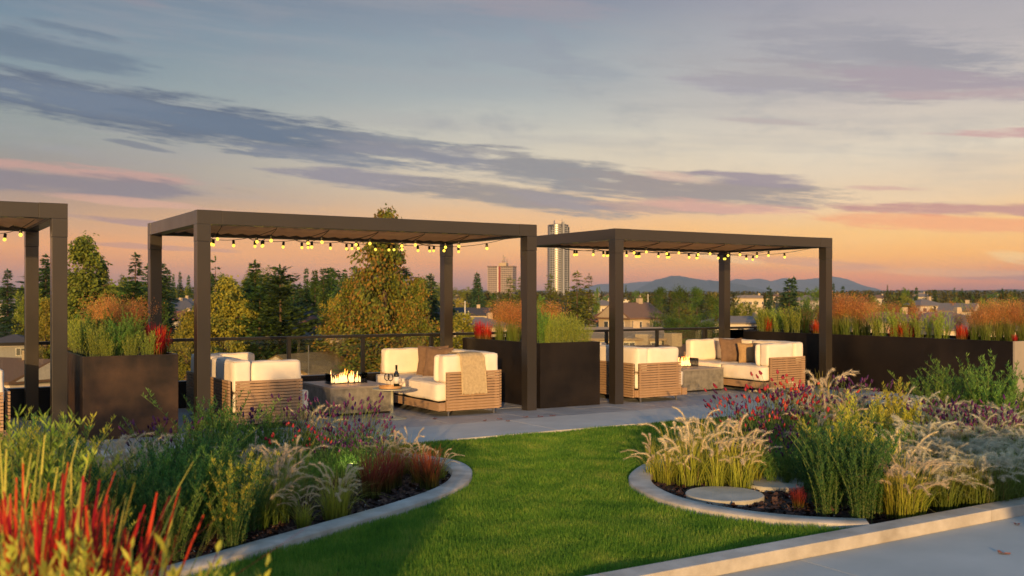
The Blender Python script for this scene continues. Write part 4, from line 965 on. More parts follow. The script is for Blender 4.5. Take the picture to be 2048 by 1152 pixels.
row('fountain', [(790, 9.5, .50), (815, 9.6, .50), (842, 9.35, .42), (878, 9.3, .36), (766, 9.7, .42)], 'cream plumed grass behind the dark red tufts', 'cream grasses behind the red tufts')
row('lavender', [(640, 9.9, .60), (668, 10.1, .66), (700, 10.0, .62), (728, 10.2, .68), (752, 9.9, .55), (690, 9.5, .46), (660, 9.3, .48), (722, 9.5, .48), (745, 9.3, .42)], 'purple lavender with tall spikes in front of the side table', 'lavender before the side table')
row('mixed', [(632, 9.1, .46)], 'clump of crimson and purple flowers left of the lavender', 'crimson flowers left of the lavender')
row('lavender', [(330, 8.7, .62), (360, 8.9, .64), (480, 9.9, .62), (575, 10.2, .68), (300, 9.2, .56)], 'purple flowered clump scattered behind the green shrubs', 'purple clumps behind the shrubs')
row('fountain', [(480, 8.4, .58), (455, 8.2, .56), (510, 8.5, .55), (430, 7.7, .55), (375, 8.0, .56), (618, 10.3, .72), (160, 8.3, .62)], 'single cream fountain grass poking out of the green shrubs', 'cream grasses among the shrubs')
row('shrub', [(560, 8.3, .38), (620, 8.6, .40), (590, 8.0, .34), (700, 8.9, .32), (530, 9.0, .46), (595, 9.0, .4)], 'low green filler shrub behind the kerb grasses', 'low filler shrubs in the left bed')
for px, d, h in ((-60, 6.0, .9), (-30, 6.8, .9), (40, 6.6, .8), (220, 6.0, .56), (160, 5.8, .66), (240, 6.9, .6), (100, 6.6, .8)): plant('shrub_tip', at(px, d, -.045), h, 'green shrub partly hidden by the blurred plants in front', 'half hidden shrubs on the left')
# ---- near bed close to the camera (blurred)
nb = bpy.data.objects.new('planting_bed', None); col.objects.link(nb); nb['kind'] = 'structure'
MB().box(-3.6, -.80, 1.9, 3.9, -.07, -.02).build('bed_soil', M['mulch'], nb)
for b in ((-3.7, -.78, 1.8, 1.9), (-3.7, -.78, 3.9, 4.0), (-.80, -.70, 1.901, 3.899)): MB().box(*b, -.07, .022).build('kerb_stone', M['kerb'], nb, bevel=.006)
for i, (px, d, h) in enumerate(((-10, 3.0, 1.12), (50, 2.9, 1.17), (105, 3.1, 1.20), (140, 2.9, 1.14), (200, 3.0, 1.10), (245, 3.1, 1.0), (20, 3.3, 1.14))):
    plant('near_blood', at(px, d, -.03), h, 'vivid red blurred grass close to the viewer, ' + ['second from left', 'fourth from left', 'fifth from left', 'tall one behind the yellow tips', 'sixth from left', 'rightmost', 'third from left'][i], 'blurred blood grass up close')
for i, (px, d, h) in enumerate(((110, 2.6, 1.03), (190, 2.5, 1.11), (245, 2.55, 1.12), (295, 2.6, 1.06), (50, 2.45, 1.0))):
    plant('near_lime', at(px, d, -.03), h, 'blurred yellow green shrub in the bottom corner, ' + ['second from left', 'middle one', 'fourth from left', 'rightmost', 'leftmost'][i], 'blurred yellow shrubs up close')
for i, (px, d, h) in enumerate(((20, 2.5, 1.14), (-30, 2.7, 1.16), (75, 2.6, 1.12), (150, 2.45, 1.02), (120, 3.0, 1.20), (10, 3.2, 1.24), (60, 3.4, 1.26), (170, 3.3, 1.16), (230, 3.2, 1.06))): plant('near_gold', at(px, d, -.03), h, 'blurred golden grass among the near red blades', 'blurred golden grasses up close')
# ---- right bed
row('fountain', [(1308, 9.3, .50), (1335, 9.1, .50), (1352, 9.5, .64), (1380, 9.0, .66), (1408, 9.3, .72), (1432, 8.85, .58), (1458, 9.2, .72), (1482, 8.8, .56), (1502, 9.1, .60), (1395, 9.8, .72)], 'golden fountain grass at the rounded end of the right bed', 'golden grasses at the rounded end')
row('mixed', [(1450, 10.9, .60), (1485, 10.6, .62), (1518, 10.8, .70), (1550, 10.5, .74), (1585, 10.7, .74), (1620, 10.3, .68), (1535, 9.7, .60), (1575, 9.6, .60), (1645, 10.5, .64), (1500, 9.9, .58)], 'crimson and purple flowers in front of the sunlit sofa', 'crimson and purple flowers')
row('knautia', [(1535, 10.9, .86), (1572, 11.2, .84), (1610, 10.8, .78), (1500, 10.7, .74)], 'tall red headed flowers leaning up before the sunlit sofa', 'tall red headed flowers')
row('lavender', [(1505, 9.6, .42), (1528, 9.3, .42), (1560, 9.1, .46), (1590, 9.2, .48), (1690, 11.8, .74), (1720, 12.2, .74), (1745, 11.8, .66)], 'low purple lavender among the crimson flowers', 'low lavender in the right bed')
row('shrub', [(1510, 9.2, .34), (1540, 9.05, .36), (1575, 8.95, .38), (1605, 9.0, .42)], 'low dark green shrub behind the stepping stones', 'low dark shrubs behind the stones')
row('fountain', [(1560, 11.6, .78), (1625, 9.9, .70), (1660, 10.1, .74), (1620, 12.2, .80), (1645, 12.6, .98), (1668, 12.0, .86), (1690, 11.6, .74), (1705, 11.4, .7)], 'tall tan plumed grass rising before the long planter', 'tall tan grasses before the planter')
row('shrub_gold', [(1698, 8.9, .84), (1716, 9.1, .76), (1684, 9.0, .70)], 'bright yellow shrub spire beside the dark green shrubs', 'yellow spires, left trio')
row('shrub_gold', [(1795, 10.6, .92), (1812, 10.3, .80), (1760, 10.4, .72), (1778, 9.9, .66), (1830, 10.2, .7)], 'bright yellow shrub spire in the middle of the right bed', 'yellow spires, middle group')
row('shrub_tip', [(1612, 8.8, .60), (1632, 8.6, .62)], 'green shrub with yellow tips left of the dark shrubs', 'yellow tipped shrubs in the right bed')
row('shrub_deep', [(1655, 7.72, .68), (1668, 8.1, .74), (1635, 8.2, .64)], 'dark green feathery shrub behind the small red grass', 'dark feathery shrubs, left trio', .95)
row('shrub_deep', [(1722, 7.55, .72), (1748, 7.8, .70)], 'deep green bushy shrub near the path kerb', 'deep green shrubs near the kerb')
row('shrub_tip', [(1705, 8.0, .82), (1738, 8.2, .84)], 'shrub with gold tips above the deep green pair', 'gold tipped shrubs near the kerb')
row('blood_dark', [(1597, 8.05, .20)], 'tiny dark red grass tuft beside the stepping stones', None)
row('fountain', [(1785, 7.75, .60), (1805, 7.65, .62), (1825, 7.75, .58), (1800, 8.2, .7)], 'golden fountain grass at the left end of the big drift', 'golden grasses beside the drift')
drift = []
for i in range(34):
    px = 1830 + (i % 12) * 21 + random.uniform(-8, 8); rowi = i // 12; d = (8.05 - (px - 1830) / 218 * .05) + rowi * .62 + random.uniform(-.08, .12) + max(0, (px - 1900)) * .0012; drift.append((px, d, .56 + rowi * .06 + random.uniform(-.04, .05)))
row('fountain_pale', drift, 'silvery feather grass in the big drift along the path kerb', 'feather grass drift')
row('fountain_pale', [(1800, 11.6, .74), (1830, 11.3, .74), (1860, 11.0, .70), (1890, 11.6, .74), (1920, 10.8, .66), (1950, 11.3, .68), (1985, 10.6, .64), (2015, 11.0, .7), (2045, 10.6, .74), (1840, 10.3, .6), (1880, 10.0, .58), (1780, 11.0, .66)], 'pale feather grass at the back of the right bed', 'back feather grasses')
row('lavender', [(1845, 10.7, .62), (1870, 10.4, .60), (1900, 10.3, .62), (1930, 10.2, .60), (1955, 10.0, .62), (1980, 10.2, .60), (2005, 9.9, .62), (2035, 10.1, .66), (1915, 9.7, .54), (1965, 9.5, .55), (2020, 9.5, .58), (1860, 9.9, .5)], 'deep purple lavender behind the big feather grass drift', 'deep purple lavender at the back')
row('shrub', [(1876, 12.0, 1.02), (1890, 12.2, .92), (1915, 12.3, .84)], 'green shrub in front of the long planter, left trio', 'green shrubs before the planter, left trio')
row('shrub', [(1945, 11.8, .86), (1968, 11.6, 1.06), (2003, 11.5, 1.02), (2030, 11.7, .84)], 'green shrub in front of the pale planter end', 'green shrubs by the planter end')
row('shrub', [(1770, 9.2, .5), (1800, 9.0, .54), (1840, 9.6, .55), (1700, 9.0, .5), (1735, 9.2, .52), (1720, 10.4, .56), (1750, 10.9, .55), (1900, 9.4, .46), (1950, 9.3, .5), (2000, 9.2, .5), (2040, 9.3, .5), (1680, 9.3, .5), (1660, 9.7, .5)], 'mid green filler shrub in the middle of the right bed', 'filler shrubs in the right bed')
# garden spotlights
def spot(px, d, tx, ty, tz, label):
    p = at(px, d, -.045); t = thing('garden_spotlight', label, 'garden light', p)
    MB().tube([(0, 0, 0), (0, 0, .12)], .006, 6).build('spike', M['black_metal'], t)
    MB().tube([(0, 0, .12), (0, .02, .15), (0, .05, .19)], [.018, .024, .026], 12).build('lamp_body', M['black_metal'], t); MB().tube([(0, .0505, .1905), (0, .053, .194)], .021, 12).build('lens', M['spot'], t)
    l = bpy.data.lights.new('garden_glow', 'POINT'); l.energy = 2.6; l.color = (1, .9, .35); l.shadow_soft_size = .02
    lo_ = bpy.data.objects.new('garden_glow', l); col.objects.link(lo_); lo_.parent = t; lo_.location = (0, .08, .26)
spot(700, 8.95, 0, 0, 0, 'small lit garden spotlight in the left bed beside the lavender')
spot(1987, 10.1, 0, 0, 0, 'small lit garden spotlight in the right bed among purple flowers')

# ------------------------------------------------------------------ trees
def pal(*c): return list(c)
TM = {
 'fir': mat_leaf('dark fir needles', [(0.026, 0.066, 0.017), (0.060, 0.127, 0.026), (0.108, 0.193, 0.036)], .3, .7),
 'bluefir': mat_leaf('blue green fir needles', [(0.036, 0.083, 0.036), (0.072, 0.152, 0.066), (0.120, 0.221, 0.084)], .3, .7),
 'olive': mat_leaf('olive conifer sprays', [(0.060, 0.083, 0.014), (0.132, 0.166, 0.024), (0.240, 0.248, 0.036), (0.120, 0.179, 0.024)], .3, .7),
 'cedar': mat_leaf('mottled cedar sprays', [(.025, .06, .014), (.09, .14, .025), (.28, .30, .035), (.06, .11, .02), (.40, .22, .04), (.14, .20, .03), (.03, .06, .015)], .3, .7, patch=.8),
 'cedar_gold': mat_leaf('golden cedar sprays', [(.04, .08, .015), (.18, .20, .03), (.38, .33, .04), (.07, .11, .02), (.34, .22, .035)], .3, .7, patch=.4),
 'green': mat_leaf('mid green crown', [(0.042, 0.103, 0.017), (0.108, 0.207, 0.030), (0.216, 0.317, 0.048)], .3, .7, patch=.5),
 'pine': mat_leaf('deep green pine crown', [(0.030, 0.069, 0.014), (0.072, 0.138, 0.024), (0.144, 0.221, 0.036)], .3, .7, patch=.5),
 'gold': mat_leaf('golden autumn crown', [(0.144, 0.138, 0.018), (0.312, 0.262, 0.030), (0.432, 0.345, 0.042), (0.360, 0.221, 0.030)], .4, .7, patch=.4),
 'autumn': mat_leaf('olive autumn crown', [(0.084, 0.124, 0.019), (0.204, 0.248, 0.030), (0.324, 0.317, 0.036)], .35, .7, patch=.4),
 'red': mat_leaf('red autumn crown', [(0.264, 0.041, 0.018), (0.432, 0.083, 0.024), (0.480, 0.166, 0.036)], .35, .7),
 'orange': mat_leaf('orange autumn crown', [(0.360, 0.138, 0.024), (0.504, 0.221, 0.036), (0.360, 0.124, 0.036)], .35, .7),
 'purple': mat_leaf('dark purple crown', [(0.060, 0.025, 0.030), (0.108, 0.041, 0.042), (0.144, 0.069, 0.048)], .25, .7)}
M['bark'] = mat_plain('bark', (.12, .085, .06), .95, c2=(.06, .042, .03), nscale=6, stretch=(4, 4, 1), bump=.5)
def trunk_mb(r, H, n_limb=6, rad=.16, top=.8, limb=1.2):
    mb = MB(); mb.tube([(0, 0, -.8), (.03, 0, H * .3), (-.02, .03, H * .6), (0, 0, H * top)], [rad * 1.3, rad, rad * .6, rad * .15], 7)
    for i in range(n_limb):
        z = H * r.uniform(.2, .65); a = r.uniform(0, 6.28); L_ = limb * r.uniform(.6, 1.2)
        mb.tube([(0, 0, z), (math.cos(a) * L_ * .5, math.sin(a) * L_ * .5, z + L_ * .35), (math.cos(a) * L_, math.sin(a) * L_, z + L_ * .6)], [rad * .4, rad * .25, rad * .05], 5)
    return mb.mesh('trunk', M['bark'])
def t_conifer(seed, Rr=2.0, whorls=38, br=13, droop=.25, pw=.8, leaf=.32, mt='fir', irr=.18, lo=.06, nl=4, gap=.0, upsweep=0.0):
    r = np.random.default_rng(seed); H = 10.0; C, D = [], []
    for w in range(whorls):
        f = (w + r.uniform(-.3, .3)) / whorls; z = H * (lo + (1 - lo) * f)
        R0 = Rr * (1 - f) ** pw * (1 + irr * math.sin(f * 19 + seed)) + .06
        nb = max(3, int(br * (1 - f * .55)))
        for b in range(nb):
            if r.uniform() < gap: continue
            a = r.uniform(0, 6.283); Rb = R0 * r.uniform(.62, 1.15); n = max(2, int(Rb / .17))
            t = (np.arange(n) + .6) / n
            x = np.cos(a) * Rb * t; y = np.sin(a) * Rb * t; zz = z - droop * Rb * t ** 1.5 + upsweep * Rb * t ** 3
            c = np.stack([x, y, zz], -1)
            for q in range(nl):
                C.append(c + r.normal(0, .05, c.shape)); sd_ = r.uniform(-1, 1, n)[:, None]
                d = np.stack([np.full(n, np.cos(a)), np.full(n, np.sin(a)), np.full(n, -droop * .9 + upsweep * .5)], -1) + np.stack([-np.sin(a) * np.ones(n), np.cos(a) * np.ones(n), np.zeros(n)], -1) * sd_ * 1.1 + r.normal(0, .2, (n, 3))
                D.append(d)
    C.append(np.array([[0, 0, 9.6], [0, 0, 9.75], [0, 0, 9.8]])); D.append(np.array([[0, 0, 1.0], [.2, 0, 1], [-.1, .1, 1]]))
    V, F = leaves(r, np.concatenate(C), np.concatenate(D), leaf, leaf * .30)
    return mesh_arr('crown', V, F, TM[mt]), trunk_mb(r, H, 3, .13, .92, Rr * .4)
def t_cedar(seed, Rr=2.9, n=15000, mt='cedar', leaf=.22, pw=.5, down=1.0, lump=.22, tops=1):
    r = np.random.default_rng(seed); H = 10.0
    nb = 120; bz = r.uniform(.03, .98, nb) ** 1.05; ba = r.uniform(0, 6.283, nb)
    prof = Rr * np.minimum(1, (1 - bz) ** pw * 1.05) * (1 + lump * np.sin(ba * 3 + bz * 11 + seed)) * r.uniform(.42, 1.15, nb)
    k = r.integers(0, nb, n); q = r.uniform(0, 1, n) ** .5
    c = np.stack([np.cos(ba[k]) * prof[k] * q, np.sin(ba[k]) * prof[k] * q, bz[k] * H + prof[k] * .20 * (1 - q)], -1)
    c += r.normal(0, 1, (n, 3)) * np.array([.15, .15, .26])
    D = np.stack([np.cos(ba[k]) * .4 + r.normal(0, .3, n), np.sin(ba[k]) * .4 + r.normal(0, .3, n), -down * r.uniform(.4, 1.3, n)], -1)
    V, F = leaves(r, c, D, leaf, leaf * .27)
    return mesh_arr('crown', V, F, TM[mt]), trunk_mb(r, H, 8, .2, .9, Rr * .6)
def t_decid(seed, Rr=3.4, n=6500, mt='gold', leaf=.25, blobs=46, base=.2, flat=1.0):
    r = np.random.default_rng(seed); H = 10.0; C, D = [], []
    cz = H * (base + (1 - base) * .5); hz = H * (1 - base) * .5 * flat
    bd = r.normal(0, 1, (blobs, 3)); bd /= np.linalg.norm(bd, axis=1)[:, None]; q = r.uniform(.45, .92, blobs)[:, None]
    bc = bd * q * np.array([Rr, Rr, hz]) + np.array([0, 0, cz]); br = r.uniform(.55, 1.05, blobs) * Rr * .30
    per = n // blobs
    for c, b in zip(bc, br):
        d = r.normal(0, 1, (per, 3)); d /= np.linalg.norm(d, axis=1)[:, None]; rad = r.uniform(.5, 1.05, per)[:, None]
        C.append(c + d * rad * b * np.array([1, 1, .8])); D.append(d * .7 + r.normal(0, .5, (per, 3)))
    V, F = leaves(r, np.concatenate(C), np.concatenate(D), leaf, leaf * .36)
    return mesh_arr('crown', V, F, TM[mt]), trunk_mb(r, H, 8, .2, .7, Rr * .7)
def t_pine(seed, Rr=3.6, mt='pine', n=7200):
    r = np.random.default_rng(seed); H = 10.0; C, D = [], []; blobs = 60
    bz = r.uniform(.16, 1, blobs); ba = r.uniform(0, 6.283, blobs); pr = Rr * np.sin(np.clip((1.06 - bz) * 1.75, 0, 1.57)) * r.uniform(.35, 1.05, blobs)
    per = n // blobs
    for z, a, p in zip(bz, ba, pr):
        d = r.normal(0, 1, (per, 3)) * np.array([.62, .62, .17]); c = np.array([math.cos(a) * p, math.sin(a) * p, z * H]) + d
        C.append(c); D.append(np.stack([d[:, 0], d[:, 1], np.full(per, .35)], -1) + r.normal(0, .3, (per, 3)))
    V, F = leaves(r, np.concatenate(C), np.concatenate(D), .24, .055)
    return mesh_arr('crown', V, F, TM[mt]), trunk_mb(r, H, 10, .2, .85, Rr * .6)
TR = {
 'fir': [t_conifer(i, 1.7) for i in (1, 2, 3)], 'slim': [t_conifer(i, 1.15, 32, 10, .3, .75) for i in (4, 5)],
 'bluefir': [t_conifer(6, 2.0, mt='bluefir')], 'olivefir': [t_conifer(i, 2.1, 32, 10, .2, .62, .27, 'olive') for i in (7, 8)],
 'bigfir': [t_conifer(9, 3.1, 34, 15, .05, .62, .30, 'fir', .25, .05, 5, .03, .35), t_conifer(10, 2.9, 32, 14, .05, .65, .30, 'fir', .3, .05, 5, .05, .35)],
 'wispy': [t_conifer(11, 2.0, 16, 7, -.2, .75, .30, 'fir', .3, .1, 3, .25)],
 'column': [t_conifer(i, 1.05, 34, 11, -.5, .42, .32, 'fir', .1) for i in (12, 13)],
 'cedar': [t_cedar(14), t_cedar(15, 2.5)], 'cedar_gold': [t_cedar(16, 2.6, mt='cedar_gold'), t_cedar(17, 3.0, mt='cedar_gold')],
 'darkcedar': [t_cedar(18, 2.0, 13000, 'olive', .20, .7)],
 'gold': [t_decid(19), t_decid(20)], 'autumn': [t_decid(21, mt='autumn'), t_decid(22, mt='autumn')], 'green': [t_decid(23, mt='green'), t_decid(24, mt='green')],
 'red': [t_decid(25, mt='red', n=3000, base=.1)], 'orange': [t_decid(26, mt='orange', n=3000, base=.15)], 'purple': [t_decid(27, mt='purple', n=4500, base=.1)],
 'poplar': [t_decid(28, 1.3, 4000, 'gold', .2, 40, .1)], 'pine': [t_pine(29), t_pine(30)]}
HALF = dict(fir=1.6, slim=1.1, bluefir=1.9, olivefir=2.0, bigfir=2.9, wispy=1.8, column=1.05, cedar=2.8, cedar_gold=2.7, darkcedar=2.0, gold=3.5, autumn=3.5, green=3.5, red=3.5, orange=3.5, purple=3.5, poplar=1.4, pine=3.5)
PROT = []      # (px0, px1, d): keep far trees out of these sight lines
def tree(kind, px, py, hw, d, label, group=None, name=None, minh=None):
    """crown axis at photo column px, top at row py, half width hw photo pixels, d metres away"""
    if d < 150: d = 110 + d * .27
    p = at(px, d); zg = float(T(p.x, p.y)); H = zat(py, d) - zg; H = max(H, 4)
    prof_pw = dict(cedar=.5, cedar_gold=.62, darkcedar=.7, bigfir=.75, olivefir=.62, column=.42, fir=.9, slim=.85, bluefir=.9, wispy=.75).get(kind)
    if prof_pw:
        f = min(.9, max(0, (zat(min(668, py + (190 if d < 140 else 120)), d) - zg) / H)); hw = hw * min(2.1, 1.1 / (1 - f) ** prof_pw)
    v = TR[kind]; i = tree.n = tree.n + 1; cr, tk = v[i % len(v)]
    o = thing(name or {'fir': 'fir_tree', 'slim': 'fir_tree', 'bluefir': 'spruce_tree', 'olivefir': 'conifer_tree', 'bigfir': 'fir_tree', 'wispy': 'fir_tree', 'column': 'columnar_tree', 'cedar': 'cedar_tree', 'cedar_gold': 'cedar_tree', 'darkcedar': 'cedar_tree', 'pine': 'pine_tree', 'poplar': 'poplar_tree'}.get(kind, 'deciduous_tree'), label, 'tree', (p.x, d, zg), random.uniform(0, 6.28), group)
    sx = hw * d / FPX / HALF[kind]; o.scale = (sx, sx, H / 10.0); link('crown', cr, o); link('trunk', tk, o); return o
tree.n = 0
TREES = [
 ('fir', 15, 538, 24, 300, 'dark spruce at the left edge above the pale house', None), ('green', 42, 562, 13, 330, 'rounded dark tree just right of the leftmost spruce', None),
 ('fir', 92, 508, 20, 210, 'dark fir seen between the two left pergola posts', None), ('cedar_gold', 92, 600, 22, 120, 'golden green cedar low between the left pergola posts', None),
 ('darkcedar', 168, 476, 48, 120, 'broad pointed cedar rising behind the rust planter', None), ('darkcedar', 203, 522, 26, 128, 'lower shoulder conifer right of the broad pointed cedar', None),
 ('autumn', 240, 556, 42, 190, 'olive gold tree behind the red grass', None), ('autumn', 285, 566, 36, 200, 'olive gold tree at the left sofa pergola post', None), ('slim', 271, 506, 18, 200, 'slim fir standing alone above the golden trees', None), ('slim', 295, 528, 15, 230, 'slim fir half hidden by the rear pergola post', None),
 ('fir', 333, 552, 9, 420, 'small fir left in the clump between the pergola posts', None), ('fir', 347, 548, 9, 400, 'small fir second in the clump between the posts', None), ('fir', 360, 543, 10, 410, 'tallest small fir of the clump between the posts', None), ('fir', 377, 550, 10, 390, 'small fir right in the clump between the posts', None),
 ('autumn', 340, 572, 16, 330, 'golden olive tree left above the white gabled house', None), ('autumn', 372, 570, 16, 320, 'golden olive tree right above the white gabled house', None), ('fir', 328, 600, 10, 150, 'dark narrow conifer left of the white gabled house', None), ('cedar_gold', 372, 640, 26, 100, 'yellow green bush tree below the white gabled house', None),
 ('wispy', 431, 513, 26, 150, 'thin open fir peering over the golden cedar', None), ('cedar_gold', 452, 556, 52, 100, 'golden orange cedar behind the left sofa', None), ('cedar_gold', 405, 590, 34, 105, 'golden cedar half hidden by the front pergola post', None),
 ('fir', 510, 521, 22, 130, 'pointed dark fir left of the broad sweeping fir', None), ('bigfir', 560, 530, 56, 95, 'broad dark fir with sweeping branches behind the sofas', None), ('slim', 580, 554, 9, 260, 'tiny pointed fir right of the broad sweeping fir', None), ('bigfir', 520, 570, 40, 100, 'dark fir lower left of the broad sweeping fir', None),
 ('fir', 613, 536, 13, 260, 'layered fir left of the columnar trees', None), ('column', 630, 540, 11, 230, 'columnar dark tree, left of three', None), ('column', 647, 537, 12, 228, 'columnar dark tree, middle of three', None), ('column', 663, 538, 12, 230, 'columnar dark tree, right of three', None), ('fir', 690, 538, 16, 215, 'bushy fir between columnar trees and the tall cedar', None), ('fir', 600, 566, 18, 250, 'low dark fir below the layered fir', None),
 ('gold', 668, 584, 34, 140, 'round yellow tree at the foot of the tall mottled cedar', None),
 ('cedar', 768, 425, 74, 88, 'very tall mottled green and orange cedar behind the fire table', None), ('cedar', 700, 560, 46, 92, 'lower left part cedar beside the tall mottled one', None), ('cedar', 835, 560, 44, 90, 'lower right cedar beside the tall mottled one', None), ('cedar', 745, 640, 70, 84, 'mottled cedar foliage low behind the railing', None),
 ('bluefir', 862, 548, 24, 160, 'dark layered spruce right of the tall mottled cedar', None), ('cedar_gold', 590, 665, 34, 105, 'golden brown crown low behind the railing', None),
 ('autumn', 915, 574, 24, 480, 'brown olive tree left in the gap right of the rear post', None), ('autumn', 935, 572, 18, 460, 'brown olive tree right in the gap before the spruce', None), ('gold', 920, 590, 22, 260, 'yellow tree right of the rear pergola post', None), ('bluefir', 957, 556, 18, 250, 'blue green spruce left of the red striped tower', None), ('cedar_gold', 925, 628, 42, 120, 'wide golden bush above the railing by the middle planter', None), ('fir', 988, 585, 10, 230, 'small dark tree below the red striped tower', None),
 ('olivefir', 1020, 552, 24, 220, 'olive conifer in front of the red striped tower', None), ('olivefir', 1040, 553, 16, 225, 'olive conifer behind the front right pergola post', None), ('fir', 905, 600, 10, 200, 'dark bush beside the rear post of the middle pergola', None),
 ('olivefir', 1100, 548, 23, 220, 'olive conifer left of the tall pale tower base', None), ('green', 1080, 578, 12, 240, 'dark green tree just right of the pergola post', None), ('olivefir', 1154, 542, 30, 170, 'large olive conifer right of the tall pale tower', None), ('olivefir', 1178, 547, 20, 178, 'second olive conifer, right of the large one', None), ('green', 1193, 566, 9, 300, 'small rounded tree right of the large olive conifers', None),
 ('slim', 1252, 570, 4, 520, 'thin dark conifer right of the far pergola post', None), ('green', 1270, 577, 11, 480, 'broad dark tree beside the thin conifer', None), ('green', 1215, 583, 12, 350, 'dark tree among pale far roofs', None), ('poplar', 1286, 600, 11, 230, 'yellow poplar beside the tan gabled house', None), ('orange', 1276, 636, 9, 200, 'small orange tree in front of the tan gabled house', None), ('purple', 1300, 633, 24, 170, 'dark purple tree behind the far railing', None), ('green', 1258, 630, 12, 190, 'low green bush before the tan gabled house', None),
 ('pine', 1320, 579, 32, 160, 'deep green spreading tree, left of four', None), ('pine', 1358, 576, 34, 150, 'deep green spreading tree, second of four', None), ('pine', 1394, 579, 30, 155, 'deep green spreading tree, third of four', None), ('pine', 1424, 592, 30, 140, 'deep green spreading tree, right of four', None), ('pine', 1350, 640, 50, 120, 'dark tree mass low behind the far railing', None), ('pine', 1415, 645, 44, 118, 'second dark tree low behind the far railing', None), ('green', 1440, 588, 20, 230, 'green tree behind the rear far pergola post', None),
 ('autumn', 1480, 596, 24, 230, 'olive tree right of the rear far pergola post', None), ('autumn', 1512, 600, 22, 240, 'golden green tree left of the slim spruce', None), ('bluefir', 1538, 572, 14, 210, 'slim dark spruce above the lime reeds', None), ('bluefir', 1578, 556, 26, 170, 'large blue green spruce between far pergola posts', None), ('fir', 1588, 553, 12, 175, 'second spire beside the large spruce', None), ('green', 1622, 567, 24, 260, 'rounded dark tree near the front far pergola post', None), ('fir', 1667, 566, 9, 330, 'dark conifer just right of the front far post', None), ('fir', 1686, 572, 11, 340, 'second dark conifer right of the front far post', None), ('green', 1480, 585, 14, 420, 'far dark tree before the mountains', None),
 ('slim', 1775, 569, 3.5, 430, 'lonely thin tree above the right skyline', None), ('green', 1808, 566, 12, 330, 'tallest round tree on the right skyline', None), ('autumn', 1812, 584, 24, 280, 'olive crown below the tallest round skyline tree', None), ('fir', 1833, 574, 10, 300, 'dark conifer right of the tallest round tree', None), ('fir', 1870, 579, 11, 310, 'dark conifer in the middle of the right skyline', None), ('slim', 1909, 575, 5, 480, 'thin conifer, left one of a pair on the skyline', None), ('slim', 1924, 576, 5, 480, 'thin conifer, right one of a pair on the skyline', None), ('green', 1945, 584, 12, 420, 'low dark crown right of the thin pair', None), ('green', 1985, 582, 26, 400, 'wide dark clump left of the last skyline firs', None), ('fir', 2005, 576, 7, 380, 'pointed fir near the right edge, left one', None), ('fir', 2029, 579, 8, 370, 'pointed fir near the right edge, right one', None),
 ('red', 1850, 610, 20, 190, 'red shrub tree above the lime shrubs of the long planter', None), ('orange', 1905, 598, 13, 230, 'orange crowned tree beside the small pale roof', None), ('gold', 1862, 604, 7, 220, 'small yellow tree by the red shrub tree', None), ('autumn', 1750, 590, 26, 260, 'olive tree behind the orange switch grass', None), ('autumn', 1790, 600, 24, 240, 'gold green tree above the lime planter shrubs', None), ('autumn', 1960, 594, 30, 230, 'olive tree behind the right switch grass', None), ('autumn', 2020, 592, 30, 220, 'olive brown tree at the right edge', None), ('autumn', 1710, 584, 20, 320, 'olive tree over the orange plumes', None)]
TR['patio'] = [t_decid(61, 3.0, 1100, 'green', .34, 40, .22), t_decid(62, 3.0, 1100, 'green', .34, 40, .22)]  # unseen trees added behind the viewer to dapple light on the left
for i, (x, y, h) in enumerate(((-5.0, -4.6, 2.7), (-3.3, -5.3, 2.9))):
    cr, tk = TR['patio'][i % 2]; o = thing('patio_tree', 'small patio tree added unseen behind the viewer to dapple the sunlight', 'tree', (x, y, -.05), i * 1.7, 'patio trees added behind the viewer')
    o.scale = (h / 10 * 1.1, h / 10 * 1.1, h / 10); link('crown', cr, o); link('trunk', tk, o)
for k, px, py, hw, d, lab, g in TREES: tree(k, px, py, hw, d, lab, g)

# ------------------------------------------------------------------ houses
HM = {'white': mat_plain('white siding', (.68, .64, .56), .8), 'cream': mat_plain('cream stucco', (.56, .50, .38), .85), 'tan': mat_plain('tan stucco', (.46, .38, .27), .85), 'grey': mat_plain('grey siding', (.30, .30, .31), .8), 'pale': mat_plain('pale stucco', (.60, .56, .50), .85)}
RM = {'moss': mat_plain('mossy brown shingles', (.26, .19, .07), .9, nscale=5, c2=(.13, .085, .04)), 'grey': mat_plain('grey asphalt shingles', (.20, .18, .17), .9, nscale=8, c2=(.13, .12, .115)), 'brown': mat_plain('brown shingles', (.20, .12, .08), .9, nscale=8, c2=(.13, .08, .055)), 'red': mat_plain('red brown shingles', (.25, .10, .06), .9, nscale=8, c2=(.17, .07, .045)), 'dark': mat_plain('dark shingles', (.06, .055, .06), .9, nscale=8, c2=(.04, .04, .045)), 'tan': mat_plain('tan cedar shake roof', (.36, .28, .19), .9, nscale=10, c2=(.24, .18, .12))}
TRIM = mat_plain('white trim', (.72, .70, .66), .6); DARKW = M['far_glass']
